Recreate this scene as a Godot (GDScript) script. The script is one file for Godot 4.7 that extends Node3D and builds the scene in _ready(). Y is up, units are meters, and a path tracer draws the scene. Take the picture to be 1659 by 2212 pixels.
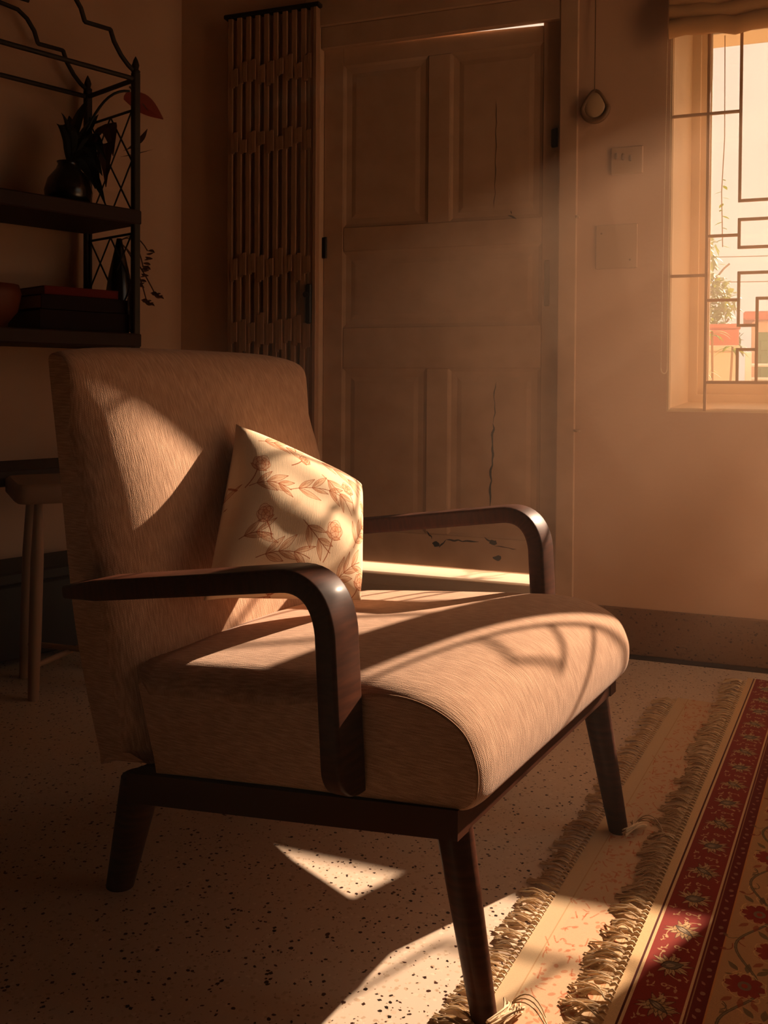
extends Node3D

# ---------------------------------------------------------------- frames of reference
var WALL := Transform3D(Basis(Vector3.UP, -0.3638), Vector3(0.98778, 0, -2.91099))    # x along the door wall, z into the room
var CHAIR := Transform3D(Basis(Vector3.UP, -0.5304), Vector3(0.2954, 0, -1.5198))     # x to the chair's front, z to its near side
var SHELF := Transform3D(Basis(Vector3.UP, 0.8378).scaled(Vector3.ONE * 1.06), Vector3(-0.800, -0.0516, -3.0409))   # x to the far end, z to the room
var RUGS := Transform3D(Basis(Vector3.UP, 1.0947), Vector3.ZERO)                      # x along the fringed ends, z towards the rug
var rng := RandomNumberGenerator.new()
var taken := {}
var M := {}

# ---------------------------------------------------------------- naming
func numbered(called: String) -> String:
	var n: int = taken.get(called, 0)
	taken[called] = n + 1
	return called if n == 0 else "%s_%03d" % [called, n]

func tag(o: Node, label := "", category := "", group := "", kind := "") -> Node:
	if label: o.set_meta("label", label)
	if category: o.set_meta("category", category)
	if group: o.set_meta("group", group)
	if kind: o.set_meta("kind", kind)
	return o

func thing(called: String, at: Transform3D, label: String, category: String, group := "") -> Node3D:
	var o := Node3D.new()
	o.name = numbered(called)
	add_child(o)
	o.transform = at
	tag(o, label, category, group)
	return o

func put(called: String, mesh: Mesh, m: Material, parent: Node, at := Transform3D.IDENTITY) -> MeshInstance3D:
	var o := MeshInstance3D.new()
	o.name = numbered(called) if parent == self else called
	o.mesh = mesh
	o.material_override = m
	o.transform = at
	o.cast_shadow = GeometryInstance3D.SHADOW_CASTING_SETTING_ON
	parent.add_child(o, true)
	return o

func struct(called: String, mesh: Mesh, m: Material, at := Transform3D.IDENTITY, label := "", category := "") -> MeshInstance3D:
	var o := put(called, mesh, m, self, at)
	tag(o, label, category, "", "structure")
	return o

func off(x: float, y: float, z: float, turn := 0.0) -> Transform3D:
	return Transform3D(Basis(Vector3.UP, turn), Vector3(x, y, z))

# ---------------------------------------------------------------- mesh helpers
func st_new() -> SurfaceTool:
	var st := SurfaceTool.new()
	st.begin(Mesh.PRIMITIVE_TRIANGLES)
	return st

func done(st: SurfaceTool) -> ArrayMesh:
	st.generate_normals()
	return st.commit()

func tri(st: SurfaceTool, a: Vector3, b: Vector3, c: Vector3, group := -1, ua := Vector2.ZERO, ub := Vector2.ZERO, uc := Vector2.ZERO) -> void:
	for k in 3:
		st.set_smooth_group(group)
		st.set_uv([ua, ub, uc][k])
		st.add_vertex([a, b, c][k])

func quad(st: SurfaceTool, a: Vector3, b: Vector3, c: Vector3, d: Vector3, group := -1, ua := Vector2.ZERO, ub := Vector2.ZERO, uc := Vector2.ZERO, ud := Vector2.ZERO) -> void:
	tri(st, a, b, c, group, ua, ub, uc)
	tri(st, a, c, d, group, ua, uc, ud)

# rings of equal size joined in order; UV: u round the ring, v along, in metres
func loft(st: SurfaceTool, rings: Array, caps := true, group := 1, flip := false) -> void:
	var n: int = rings[0].size()
	var along := 0.0
	for i in rings.size() - 1:
		var p: PackedVector3Array = rings[i]
		var q: PackedVector3Array = rings[i + 1]
		var step := p[0].distance_to(q[0])
		var around := 0.0
		for k in n:
			var l := (k + 1) % n
			var w := p[k].distance_to(p[l])
			var ua := Vector2(around, along)
			var ub := Vector2(around + w, along)
			var uc := Vector2(around + w, along + step)
			var ud := Vector2(around, along + step)
			if flip: quad(st, p[k], q[k], q[l], p[l], group, ua, ud, uc, ub)
			else: quad(st, p[k], p[l], q[l], q[k], group, ua, ub, uc, ud)
			around += w
		along += step
	if caps:
		for e in 2:
			var r: PackedVector3Array = rings[0] if e == 0 else rings[-1]
			var c := Vector3.ZERO
			for v in r: c += v
			c /= n
			for k in n:
				var l := (k + 1) % n
				var a := r[l] if (e == 0) != flip else r[k]
				var b := r[k] if (e == 0) != flip else r[l]
				tri(st, c, a, b, -1, Vector2(c.x, c.z), Vector2(a.x, a.z), Vector2(b.x, b.z))

func ring(c: Vector3, x: Vector3, y: Vector3, n := 10) -> PackedVector3Array:
	var r := PackedVector3Array()
	for k in n:
		var a := TAU * k / n
		r.append(c + x * cos(a) + y * sin(a))
	return r

func tube(st: SurfaceTool, pts: Array, radius, sides := 8, caps := true) -> void:
	var rings := []
	var up := Vector3.UP
	var t0: Vector3 = (pts[1] - pts[0]).normalized()
	if absf(t0.dot(up)) > 0.9: up = Vector3.RIGHT
	var x := t0.cross(up).normalized()
	for i in pts.size():
		var t: Vector3 = (pts[mini(i + 1, pts.size() - 1)] - pts[maxi(i - 1, 0)]).normalized()
		x = (x - t * x.dot(t)).normalized()
		var y := t.cross(x)
		var rad: float = radius[i] if radius is Array else radius
		rings.append(ring(pts[i], x * rad, y * rad, sides))
	loft(st, rings, caps)

func tube_mesh(pts: Array, radius, sides := 8) -> ArrayMesh:
	var st := st_new()
	tube(st, pts, radius, sides)
	return done(st)

# a box with chamfered edges, from corner a to corner b
func box(st: SurfaceTool, a: Vector3, b: Vector3, bev := 0.003, xf := Transform3D.IDENTITY) -> void:
	var s := b - a
	bev = minf(bev, minf(s.x, minf(s.y, s.z)) * 0.45)
	var rings := []
	for lev in [[a.y, bev], [a.y + bev, 0.0], [b.y - bev, 0.0], [b.y, bev]]:
		var i: float = lev[1]
		var x0 := a.x + i
		var x1 := b.x - i
		var z0 := a.z + i
		var z1 := b.z - i
		var k := bev * (0.5 if i > 0 else 1.0)
		var r := PackedVector3Array()
		for p in [[x0 + k, z0], [x1 - k, z0], [x1, z0 + k], [x1, z1 - k], [x1 - k, z1], [x0 + k, z1], [x0, z1 - k], [x0, z0 + k]]:
			r.append(xf * Vector3(p[0], lev[0], p[1]))
		rings.append(r)
	loft(st, rings, true, -1)

func box_mesh(a: Vector3, b: Vector3, bev := 0.003) -> ArrayMesh:
	var st := st_new()
	box(st, a, b, bev)
	return done(st)

func slab(st: SurfaceTool, a: Vector3, b: Vector3) -> void:   # plain box with metre UVs
	var p := [a, Vector3(b.x, a.y, a.z), Vector3(b.x, a.y, b.z), Vector3(a.x, a.y, b.z), Vector3(a.x, b.y, a.z), Vector3(b.x, b.y, a.z), b, Vector3(a.x, b.y, b.z)]
	for f in [[0, 1, 2, 3, 0], [7, 6, 5, 4, 0], [4, 5, 1, 0, 1], [6, 7, 3, 2, 1], [5, 6, 2, 1, 2], [7, 4, 0, 3, 2]]:
		var uv := []
		for k in 4:
			var v: Vector3 = p[f[k]]
			uv.append([Vector2(v.x, v.z), Vector2(v.x, -v.y), Vector2(v.z, -v.y)][f[4]])
		quad(st, p[f[0]], p[f[1]], p[f[2]], p[f[3]], -1, uv[0], uv[1], uv[2], uv[3])

func prism(st: SurfaceTool, poly: Array, z0: float, z1: float) -> void:   # (x, y) outline pushed from z0 to z1
	var a := PackedVector3Array()
	var b := PackedVector3Array()
	for p in poly:
		a.append(Vector3(p.x, p.y, z0))
		b.append(Vector3(p.x, p.y, z1))
	var n := poly.size()
	for k in n:
		var l := (k + 1) % n
		quad(st, a[k], b[k], b[l], a[l])
	var flat := PackedVector2Array()
	for p in poly: flat.append(p)
	var idx := Geometry2D.triangulate_polygon(flat)
	for k in range(0, idx.size(), 3):
		tri(st, b[idx[k]], b[idx[k + 1]], b[idx[k + 2]])
		tri(st, a[idx[k]], a[idx[k + 2]], a[idx[k + 1]])

func lathe(st: SurfaceTool, prof: Array, n := 24, caps := true) -> void:   # (radius, height)
	var rings := []
	for p in prof: rings.append(ring(Vector3(0, p.y, 0), Vector3(p.x, 0, 0), Vector3(0, 0, p.x), n))
	loft(st, rings, caps, 1)

# a leaf: a blade along pts with half-width ws, folded along its rib
func blade(st: SurfaceTool, pts: Array, ws: Array, side: Vector3, fold := 0.25) -> void:
	for i in pts.size() - 1:
		var n: Vector3 = (pts[i + 1] - pts[i]).cross(side).normalized()
		var e0: Vector3 = side * ws[i] + n * ws[i] * fold
		var e1: Vector3 = side * ws[i + 1] + n * ws[i + 1] * fold
		var f0: Vector3 = -side * ws[i] + n * ws[i] * fold
		var f1: Vector3 = -side * ws[i + 1] + n * ws[i + 1] * fold
		quad(st, pts[i], pts[i] + e0, pts[i + 1] + e1, pts[i + 1], 1)
		quad(st, pts[i], pts[i + 1], pts[i + 1] + f1, pts[i] + f0, 2)

func bez(a: Vector3, b: Vector3, c: Vector3, n := 8) -> Array:
	var r := []
	for i in n + 1:
		var t := float(i) / n
		r.append(a * (1 - t) * (1 - t) + b * 2 * t * (1 - t) + c * t * t)
	return r

# ---------------------------------------------------------------- image helpers
func blank(w: int, h: int, c: Color) -> Image:
	var im := Image.create(w, h, true, Image.FORMAT_RGB8)
	im.fill(c)
	return im

func dot(im: Image, x: int, y: int, c: Color, a := 1.0) -> void:
	x = posmod(x, im.get_width())
	y = posmod(y, im.get_height())
	im.set_pixel(x, y, im.get_pixel(x, y).lerp(c, a))

func fill_poly(im: Image, p: Array, c: Color, a := 1.0) -> void:
	var y0 := 1e9
	var y1 := -1e9
	for v in p:
		y0 = minf(y0, v.y)
		y1 = maxf(y1, v.y)
	for y in range(int(floor(y0)), int(ceil(y1)) + 1):
		var xs := []
		for k in p.size():
			var s: Vector2 = p[k]
			var e: Vector2 = p[(k + 1) % p.size()]
			if (s.y <= y) != (e.y <= y): xs.append(s.x + (y - s.y) / (e.y - s.y) * (e.x - s.x))
		xs.sort()
		for k in range(0, xs.size() - 1, 2):
			for x in range(int(ceil(xs[k])), int(floor(xs[k + 1])) + 1): dot(im, x, y, c, a)

func ell(im: Image, c: Vector2, rx: float, ry: float, turn: float, col: Color, a := 1.0) -> void:
	var p := []
	for k in 18:
		var t := TAU * k / 18
		p.append(c + Vector2(cos(t) * rx, sin(t) * ry).rotated(turn))
	fill_poly(im, p, col, a)

func leaf_poly(c: Vector2, len: float, wid: float, turn: float) -> Array:
	var p := []
	for k in 9:
		var t := k / 8.0
		p.append(c + Vector2(t * len, sin(t * PI) * wid * (1.2 - 0.5 * t)).rotated(turn))
	for k in range(7, 0, -1):
		var t := k / 8.0
		p.append(c + Vector2(t * len, -sin(t * PI) * wid * (1.2 - 0.5 * t)).rotated(turn))
	return p

func stroke(im: Image, p: Array, w: float, c: Color, a := 1.0, closed := false) -> void:
	var n := p.size() if closed else p.size() - 1
	for k in n:
		var s: Vector2 = p[k]
		var e: Vector2 = p[(k + 1) % p.size()]
		var d := (e - s)
		if d.length() < 0.01: continue
		var q := d.normalized().orthogonal() * w * 0.5
		var x := d.normalized() * w * 0.3
		fill_poly(im, [s + q - x, e + q + x, e - q + x, s - q - x], c, a)

func curve2(a: Vector2, b: Vector2, c: Vector2, n := 10) -> Array:
	var r := []
	for i in n + 1:
		var t := float(i) / n
		r.append(a * (1 - t) * (1 - t) + b * 2 * t * (1 - t) + c * t * t)
	return r

func tex(im: Image) -> ImageTexture:
	im.generate_mipmaps()
	return ImageTexture.create_from_image(im)

func noise_img(w: int, h: int, freq: float, octaves := 4, seed_ := 1) -> Image:
	var n := FastNoiseLite.new()
	n.seed = seed_
	n.frequency = freq
	n.fractal_octaves = octaves
	n.noise_type = FastNoiseLite.TYPE_SIMPLEX_SMOOTH
	return n.get_seamless_image(w, h)

# grey noise between two colours
func tinted(im: Image, a: Color, b: Color) -> Image:
	var o := Image.create(im.get_width(), im.get_height(), true, Image.FORMAT_RGB8)
	for y in im.get_height():
		for x in im.get_width(): o.set_pixel(x, y, a.lerp(b, im.get_pixel(x, y).r))
	return o

func mat(c: Color, rough := 0.7, o := {}) -> StandardMaterial3D:
	var m := StandardMaterial3D.new()
	m.albedo_color = c
	m.roughness = rough
	m.metallic_specular = o.get("spec", 0.5)
	m.metallic = o.get("metal", 0.0)
	if o.has("tex"): m.albedo_texture = o.tex
	if o.has("bump"):
		m.normal_enabled = true
		m.normal_texture = o.bump
		m.normal_scale = o.get("bump_scale", 1.0)
	if o.has("scale"): m.uv1_scale = o.scale
	if o.get("world", false):
		m.uv1_triplanar = true
		m.uv1_world_triplanar = true
	if o.has("coat"):
		m.clearcoat_enabled = true
		m.clearcoat = o.coat
		m.clearcoat_roughness = o.get("coat_rough", 0.15)
	if o.has("back"):
		m.backlight_enabled = true
		m.backlight = o.back
	if o.has("rim"):
		m.rim_enabled = true
		m.rim = o.rim
		m.rim_tint = 0.7
	return m

func normal_of(im: Image, strength: float) -> ImageTexture:
	var b := im.duplicate() as Image
	b.bump_map_to_normal_map(strength)
	return tex(b)

# ---------------------------------------------------------------- light and camera
func stage() -> void:
	var cam := Camera3D.new()
	cam.name = "camera"
	add_child(cam)
	cam.position = Vector3(0, 0.86, 0)
	cam.basis = Basis(Vector3.RIGHT, -0.0203) * Basis(Vector3.BACK, 0.0064)
	var near := 0.05
	cam.keep_aspect = Camera3D.KEEP_HEIGHT
	cam.set_frustum(near * 2212.0 / 2042.5, Vector2(0, -241.0 / 2042.5 * near), near, 200.0)
	cam.current = true

	var e := Environment.new()
	e.background_mode = Environment.BG_SKY
	var sm := ProceduralSkyMaterial.new()
	sm.sky_top_color = Color(0.86, 0.80, 0.72)
	sm.sky_horizon_color = Color(0.88, 0.82, 0.74)
	sm.sky_curve = 0.2
	sm.ground_bottom_color = Color(0.45, 0.36, 0.26)
	sm.ground_horizon_color = Color(0.86, 0.76, 0.62)
	sm.energy_multiplier = 0.75
	var sky := Sky.new()
	sky.sky_material = sm
	e.sky = sky
	e.tonemap_mode = Environment.TONE_MAPPER_LINEAR
	e.tonemap_exposure = 1.46
	e.volumetric_fog_enabled = true
	e.volumetric_fog_density = 0.018
	e.volumetric_fog_albedo = Color(1.0, 0.93, 0.86)
	e.volumetric_fog_anisotropy = 0.65
	e.sdfgi_enabled = true
	e.ssao_enabled = true
	e.ssil_enabled = true
	var we := WorldEnvironment.new()
	we.name = "world_environment"
	we.environment = e
	add_child(we)

	var sun := DirectionalLight3D.new()
	sun.name = "sun"
	add_child(sun)
	# towards the sun, in chair axes: a little in front of its far side
	var a := deg_to_rad(16.5)
	var up := 0.457
	var to_sun := CHAIR.basis * Vector3(sin(a), up, -cos(a))
	sun.look_at_from_position(to_sun * 5.0, Vector3.ZERO, Vector3.UP)
	sun.light_color = Color(1.0, 0.875, 0.755)
	sun.light_energy = 4.9
	sun.light_angular_distance = 0.62
	sun.shadow_enabled = true
	sun.sky_mode = DirectionalLight3D.SKY_MODE_LIGHT_ONLY

# ---------------------------------------------------------------- materials
func make_materials() -> void:
	var soft := noise_img(512, 512, 0.006, 4, 3)
	var fine := noise_img(512, 512, 0.09, 3, 5)
	# plaster
	M.wall = mat(Color.WHITE, 0.9, {"tex": tex(tinted(soft, Color(0.85, 0.705, 0.59), Color(0.80, 0.645, 0.53))), "bump": normal_of(fine, 1.0), "bump_scale": 0.25, "world": true, "scale": Vector3(0.7, 0.7, 0.7), "spec": 0.2})
	M.dim = mat(Color(0.36, 0.25, 0.17), 0.9)  # rear wall out of view, darkened to cut fill from behind
	M.ceiling = mat(Color(0.45, 0.33, 0.23), 0.8)  # unseen ceiling, darkened so it bounces less light
	M.door = mat(Color.WHITE, 0.6, {"tex": tex(tinted(noise_img(512, 512, 0.012, 5, 9), Color(0.80, 0.665, 0.55), Color(0.72, 0.585, 0.47))), "bump": normal_of(fine, 1.0), "bump_scale": 0.15, "world": true, "scale": Vector3(1.3, 1.3, 1.3), "spec": 0.3})
	M.gate = mat(Color(0.66, 0.50, 0.38), 0.6)
	M.gate_dark = mat(Color(0.07, 0.045, 0.03), 0.6)
	M.dark = mat(Color(0.07, 0.05, 0.04), 0.6)
	M.crack = mat(Color(0.10, 0.06, 0.04), 0.9)
	M.window = mat(Color(0.95, 0.85, 0.71), 0.55)
	M.sash = mat(Color(0.93, 0.87, 0.78), 0.45)
	M.grille = mat(Color(0.78, 0.62, 0.46), 0.5)
	M.glass = mat(Color(1, 1, 1, 0.04), 0.02)
	M.glass.transparency = BaseMaterial3D.TRANSPARENCY_ALPHA
	M.blind = mat(Color(0.80, 0.62, 0.42), 0.9, {"back": Color(0.35, 0.25, 0.15), "bump": normal_of(fine, 2.0), "bump_scale": 0.5, "world": true, "scale": Vector3(3, 3, 3)})
	M.chain = mat(Color(0.93, 0.85, 0.72), 0.4)
	M.plate = mat(Color(0.74, 0.60, 0.47), 0.45)
	M.cord = mat(Color(0.42, 0.29, 0.18), 0.8)
	M.ornament = mat(Color(0.48, 0.36, 0.25), 0.45)
	M.crystal = mat(Color(0.78, 0.66, 0.52), 0.15, {"coat": 0.8})
	# terrazzo
	var tz := blank(1536, 1536, Color(0.83, 0.745, 0.655))
	for k in 9000:
		var r := rng.randf_range(2.0, 7.0)
		var tone := rng.randf()
		var c := Color(0.90, 0.83, 0.74).lerp(Color(0.70, 0.59, 0.48), tone)
		chip(tz, r, c, 0.75)
	for k in 3000: chip(tz, rng.randf_range(1.0, 2.6), Color(0.42, 0.30, 0.20), 0.8)
	for k in 1900: chip(tz, rng.randf_range(2.2, 6.2), Color(0.11, 0.07, 0.05).lerp(Color(0.28, 0.15, 0.10), rng.randf()), 1.0)
	var tzt := tex(tz)
	M.terrazzo = mat(Color.WHITE, 0.36, {"tex": tzt, "world": true, "scale": Vector3(1, 1, 1), "spec": 0.4})
	M.skirting = mat(Color(0.62, 0.50, 0.40), 0.5, {"tex": tzt, "world": true, "scale": Vector3(1, 1, 1)})
	M.shadow_line = mat(Color(0.22, 0.15, 0.11), 0.5)  # paints the shadow line at the foot of the skirting
	M.stone = mat(Color(0.80, 0.71, 0.62), 0.30, {"spec": 0.5})
	# upholstery: slub threads that run along v
	var slub := noise_img(1024, 64, 0.16, 3, 21)
	slub.resize(1024, 1024, Image.INTERPOLATE_CUBIC)
	var weave := noise_img(1024, 1024, 0.22, 2, 22)
	var broad := noise_img(1024, 1024, 0.01, 3, 23)
	var fab := Image.create(1024, 1024, true, Image.FORMAT_RGB8)
	var hgt := Image.create(1024, 1024, true, Image.FORMAT_L8)
	for y in 1024:
		for x in 1024:
			var s := slub.get_pixel(x, y).r
			var w := weave.get_pixel(x, y).r
			var b := broad.get_pixel(x, y).r
			var v := 0.5 + (s - 0.5) * 0.75 + (w - 0.5) * 0.5 + (b - 0.5) * 0.12
			v += 0.07 if (x + y) % 8 < 4 else -0.07
			v = clampf(v, 0, 1)
			fab.set_pixel(x, y, Color(0.57, 0.43, 0.33).lerp(Color(0.89, 0.728, 0.602), v))
			hgt.set_pixel(x, y, Color(v, v, v))
	var fabt := tex(fab)
	var fabn := normal_of(hgt, 2.0)
	M.fabric = mat(Color.WHITE, 0.9, {"tex": fabt, "bump": fabn, "bump_scale": 0.6, "scale": Vector3(2.4, 2.4, 1), "spec": 0.15, "rim": 0.25})
	M.seam = mat(Color(0.66, 0.51, 0.38), 0.9)
	# dark wood
	var grain := noise_img(64, 512, 0.05, 4, 31)
	grain.resize(512, 512, Image.INTERPOLATE_CUBIC)
	var wood := tinted(grain, Color(0.21, 0.108, 0.065), Color(0.31, 0.165, 0.10))
	M.wood = mat(Color.WHITE, 0.46, {"tex": tex(wood), "scale": Vector3(3, 3, 1), "coat": 0.06, "coat_rough": 0.2, "spec": 0.2})
	M.pale_wood = mat(Color(0.62, 0.49, 0.39), 0.6)
	M.iron = mat(Color(0.20, 0.165, 0.13), 0.6, {"metal": 0.1})
	M.shelf_top = mat(Color(0.25, 0.185, 0.155), 0.6, {"spec": 0.3})
	M.pot = mat(Color(0.06, 0.055, 0.05), 0.25, {"coat": 0.5})
	M.leaf_dark = mat(Color(0.09, 0.10, 0.05), 0.5)
	M.leaf_brown = mat(Color(0.30, 0.16, 0.08), 0.7)
	M.bract = mat(Color(0.52, 0.17, 0.09), 0.6)
	M.red_book = mat(Color(0.42, 0.11, 0.06), 0.6, {"spec": 0.25})
	M.dark_book = mat(Color(0.12, 0.05, 0.04), 0.6, {"spec": 0.25})
	M.pages = mat(Color(0.62, 0.50, 0.38), 0.9)
	M.orange = mat(Color(0.42, 0.19, 0.09), 0.6)
	M.trunk = mat(Color(0.12, 0.07, 0.05), 0.6)
	# outdoors
	M.ground = mat(Color(0.80, 0.74, 0.64), 0.95)
	M.bounce_wall = mat(Color(0.90, 0.78, 0.65), 0.9)  # wall added out of view to bounce sun indoors
	M.cream = mat(Color(0.90, 0.82, 0.68), 0.9)
	M.red_wall = mat(Color(0.80, 0.42, 0.30), 0.9)
	M.white = mat(Color(0.92, 0.90, 0.86), 0.6)
	M.shutter = mat(Color(0.42, 0.58, 0.38), 0.7)
	M.leaf = mat(Color(0.40, 0.47, 0.11), 0.6, {"back": Color(0.42, 0.44, 0.14)})
	M.bark = mat(Color(0.55, 0.44, 0.32), 0.9)
	M.thread = mat(Color(0.86, 0.75, 0.60), 0.95)
	M.thread_grey = mat(Color(0.68, 0.55, 0.40), 0.95)

func chip(im: Image, r: float, c: Color, a: float) -> void:
	var p := []
	var n := rng.randi_range(4, 6)
	var t0 := rng.randf() * TAU
	var sq := rng.randf_range(0.45, 1.0)
	var turn := rng.randf() * PI
	var at := Vector2(rng.randf() * im.get_width(), rng.randf() * im.get_height())
	for k in n:
		var t := t0 + TAU * (k + rng.randf_range(-0.25, 0.25)) / n
		p.append(at + Vector2(cos(t) * r, sin(t) * r * sq).rotated(turn))
	fill_poly(im, p, c, a)

# ---------------------------------------------------------------- room
func room() -> void:
	# corners of the plan
	var k := WALL * Vector3(-1.88, 0, 0)
	var left := Basis(Vector3.UP, 0.8378)
	var r1 := WALL * Vector3(1.5, 0, 0)
	var r2 := WALL * Vector3(1.5, 0, 5.0)
	var l2 := k - left.x * 5.2
	var plan := [k, r1, r2, l2]
	for lev in [["floor", -0.12, 0.0, M.terrazzo, "speckled cream terrazzo floor with dark stone chips", "floor"], ["ceiling", 2.8, 2.92, M.ceiling, "unseen ceiling darkened to cut bounced light", "ceiling"]]:
		var st := st_new()
		var c := (k + r1 + r2 + l2) / 4
		var lo := []
		var hi := []
		for p in plan:
			var q: Vector3 = p + (p - c).normalized() * 0.35
			lo.append(Vector3(q.x, lev[1], q.z))
			hi.append(Vector3(q.x, lev[2], q.z))
		quad(st, hi[0], hi[1], hi[2], hi[3])
		quad(st, lo[3], lo[2], lo[1], lo[0])
		for i in 4:
			var j := (i + 1) % 4
			quad(st, hi[i], lo[i], lo[j], hi[j])
		struct(lev[0], done(st), lev[3], Transform3D.IDENTITY, lev[4], lev[5])
	# door wall with its two openings
	var st := st_new()
	var h := 2.8
	slab(st, Vector3(-2.2, 0, -0.24), Vector3(-1.362, h, 0))
	slab(st, Vector3(-1.362, 2.26, -0.24), Vector3(-0.398, h, 0))
	slab(st, Vector3(-0.398, 0, -0.24), Vector3(-0.112, h, 0))
	slab(st, Vector3(-0.112, 0, -0.24), Vector3(1.012, 0.772, 0))
	slab(st, Vector3(-0.112, 2.075, -0.24), Vector3(1.012, h, 0))
	slab(st, Vector3(1.012, 0, -0.24), Vector3(1.7, h, 0))
	struct("wall_back", done(st), M.wall, WALL, "cream plaster wall with the panelled door and the barred window", "wall")
	st = st_new()
	slab(st, Vector3(-5.4, 0, -0.15), Vector3(0.1, h, 0))
	struct("wall_left", done(st), M.wall, Transform3D(left, k), "plain plaster wall behind the metal shelf", "wall")
	st = st_new()
	for q in [[-0.15, 0.06, 0.0, h], [1.5, 5.2, 0.0, h], [0.06, 1.5, 0.0, 0.2], [0.06, 1.5, 2.5, h]]: slab(st, Vector3(q[0], q[2], -0.2), Vector3(q[1], q[3], 0))  # the opening is added, unseen, to let in more daylight
	struct("wall_right", done(st), M.wall, Transform3D(WALL.basis * Basis(Vector3.UP, -PI / 2), r1), "plaster wall with an unseen opening added for daylight right of the window", "wall")
	struct("wall_sun_block", box_mesh(Vector3(1.70, -0.1, -0.24), Vector3(2.85, 3.8, 0.0), 0.01), M.wall, WALL, "tall unseen wall added to block sun from the side opening", "wall")  # added out of view to keep direct sun out of the side opening
	struct("wall_bounce", box_mesh(Vector3(1.72, -0.1, 2.75), Vector3(6.0, 3.4, 2.95), 0.01), M.bounce_wall, WALL, "cream unseen wall added to bounce sunlight indoors", "wall")  # added reflector wall, throws sunlight through the side opening
	struct("ground_added", box_mesh(Vector3(1.72, -0.3, -0.24), Vector3(6.0, -0.1, 2.75), 0.01), M.ground, WALL, "pale paving of the added courtyard", "ground")  # floor of the courtyard added out of view
	struct("shadow_trim_3", box_mesh(Vector3(-0.398, 0.0, 0.016), Vector3(1.49, 0.0015, 0.062), 0.0005), M.shadow_line, WALL, "dark strip painted as the shadow line along the skirting", "shadow strip")  # dark strip laid where shade falls below the skirting
	st = st_new()
	var d := r2 - l2
	slab(st, Vector3(0, 0, 0), Vector3(d.length(), h, 0.15))
	struct("wall_rear", done(st), M.dim, Transform3D(Basis(Vector3.UP, atan2(-d.z, d.x)), l2), "wall behind the viewer darkened to cut bounced light", "wall")
	# skirting
	struct("baseboard_back", box_mesh(Vector3(-0.398, 0, 0), Vector3(1.49, 0.147, 0.016), 0.004), M.skirting, WALL, "brown terrazzo skirting under the window", "skirting")
	struct("baseboard_left", box_mesh(Vector3(-5.0, 0, 0), Vector3(-0.02, 0.147, 0.016), 0.004), M.skirting, Transform3D(left, k), "brown terrazzo skirting along the shelf wall", "skirting")

func jag(pts: Array, w: float, z: float) -> ArrayMesh:   # a crack: a thin uneven strip
	var st := st_new()
	for i in pts.size() - 1:
		var a := Vector3(pts[i].x, pts[i].y, z)
		var b := Vector3(pts[i + 1].x, pts[i + 1].y, z)
		var s := (b - a).normalized().cross(Vector3.BACK)
		var wa := w * (0.15 if i == 0 else 0.5 + 0.5 * sin(i * 2.3) * sin(i * 2.3))
		var wb := w * (0.15 if i == pts.size() - 2 else 0.5 + 0.5 * sin((i + 1) * 2.3) * sin((i + 1) * 2.3))
		quad(st, a + s * wa, b + s * wb, b - s * wb, a - s * wa)
	return done(st)

func crack_line(a: Vector2, b: Vector2, n: int, amp: float) -> Array:
	var r := []
	for i in n + 1:
		var p := a.lerp(b, float(i) / n)
		r.append(p + (b - a).normalized().orthogonal() * rng.randf_range(-amp, amp))
	return r

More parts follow.
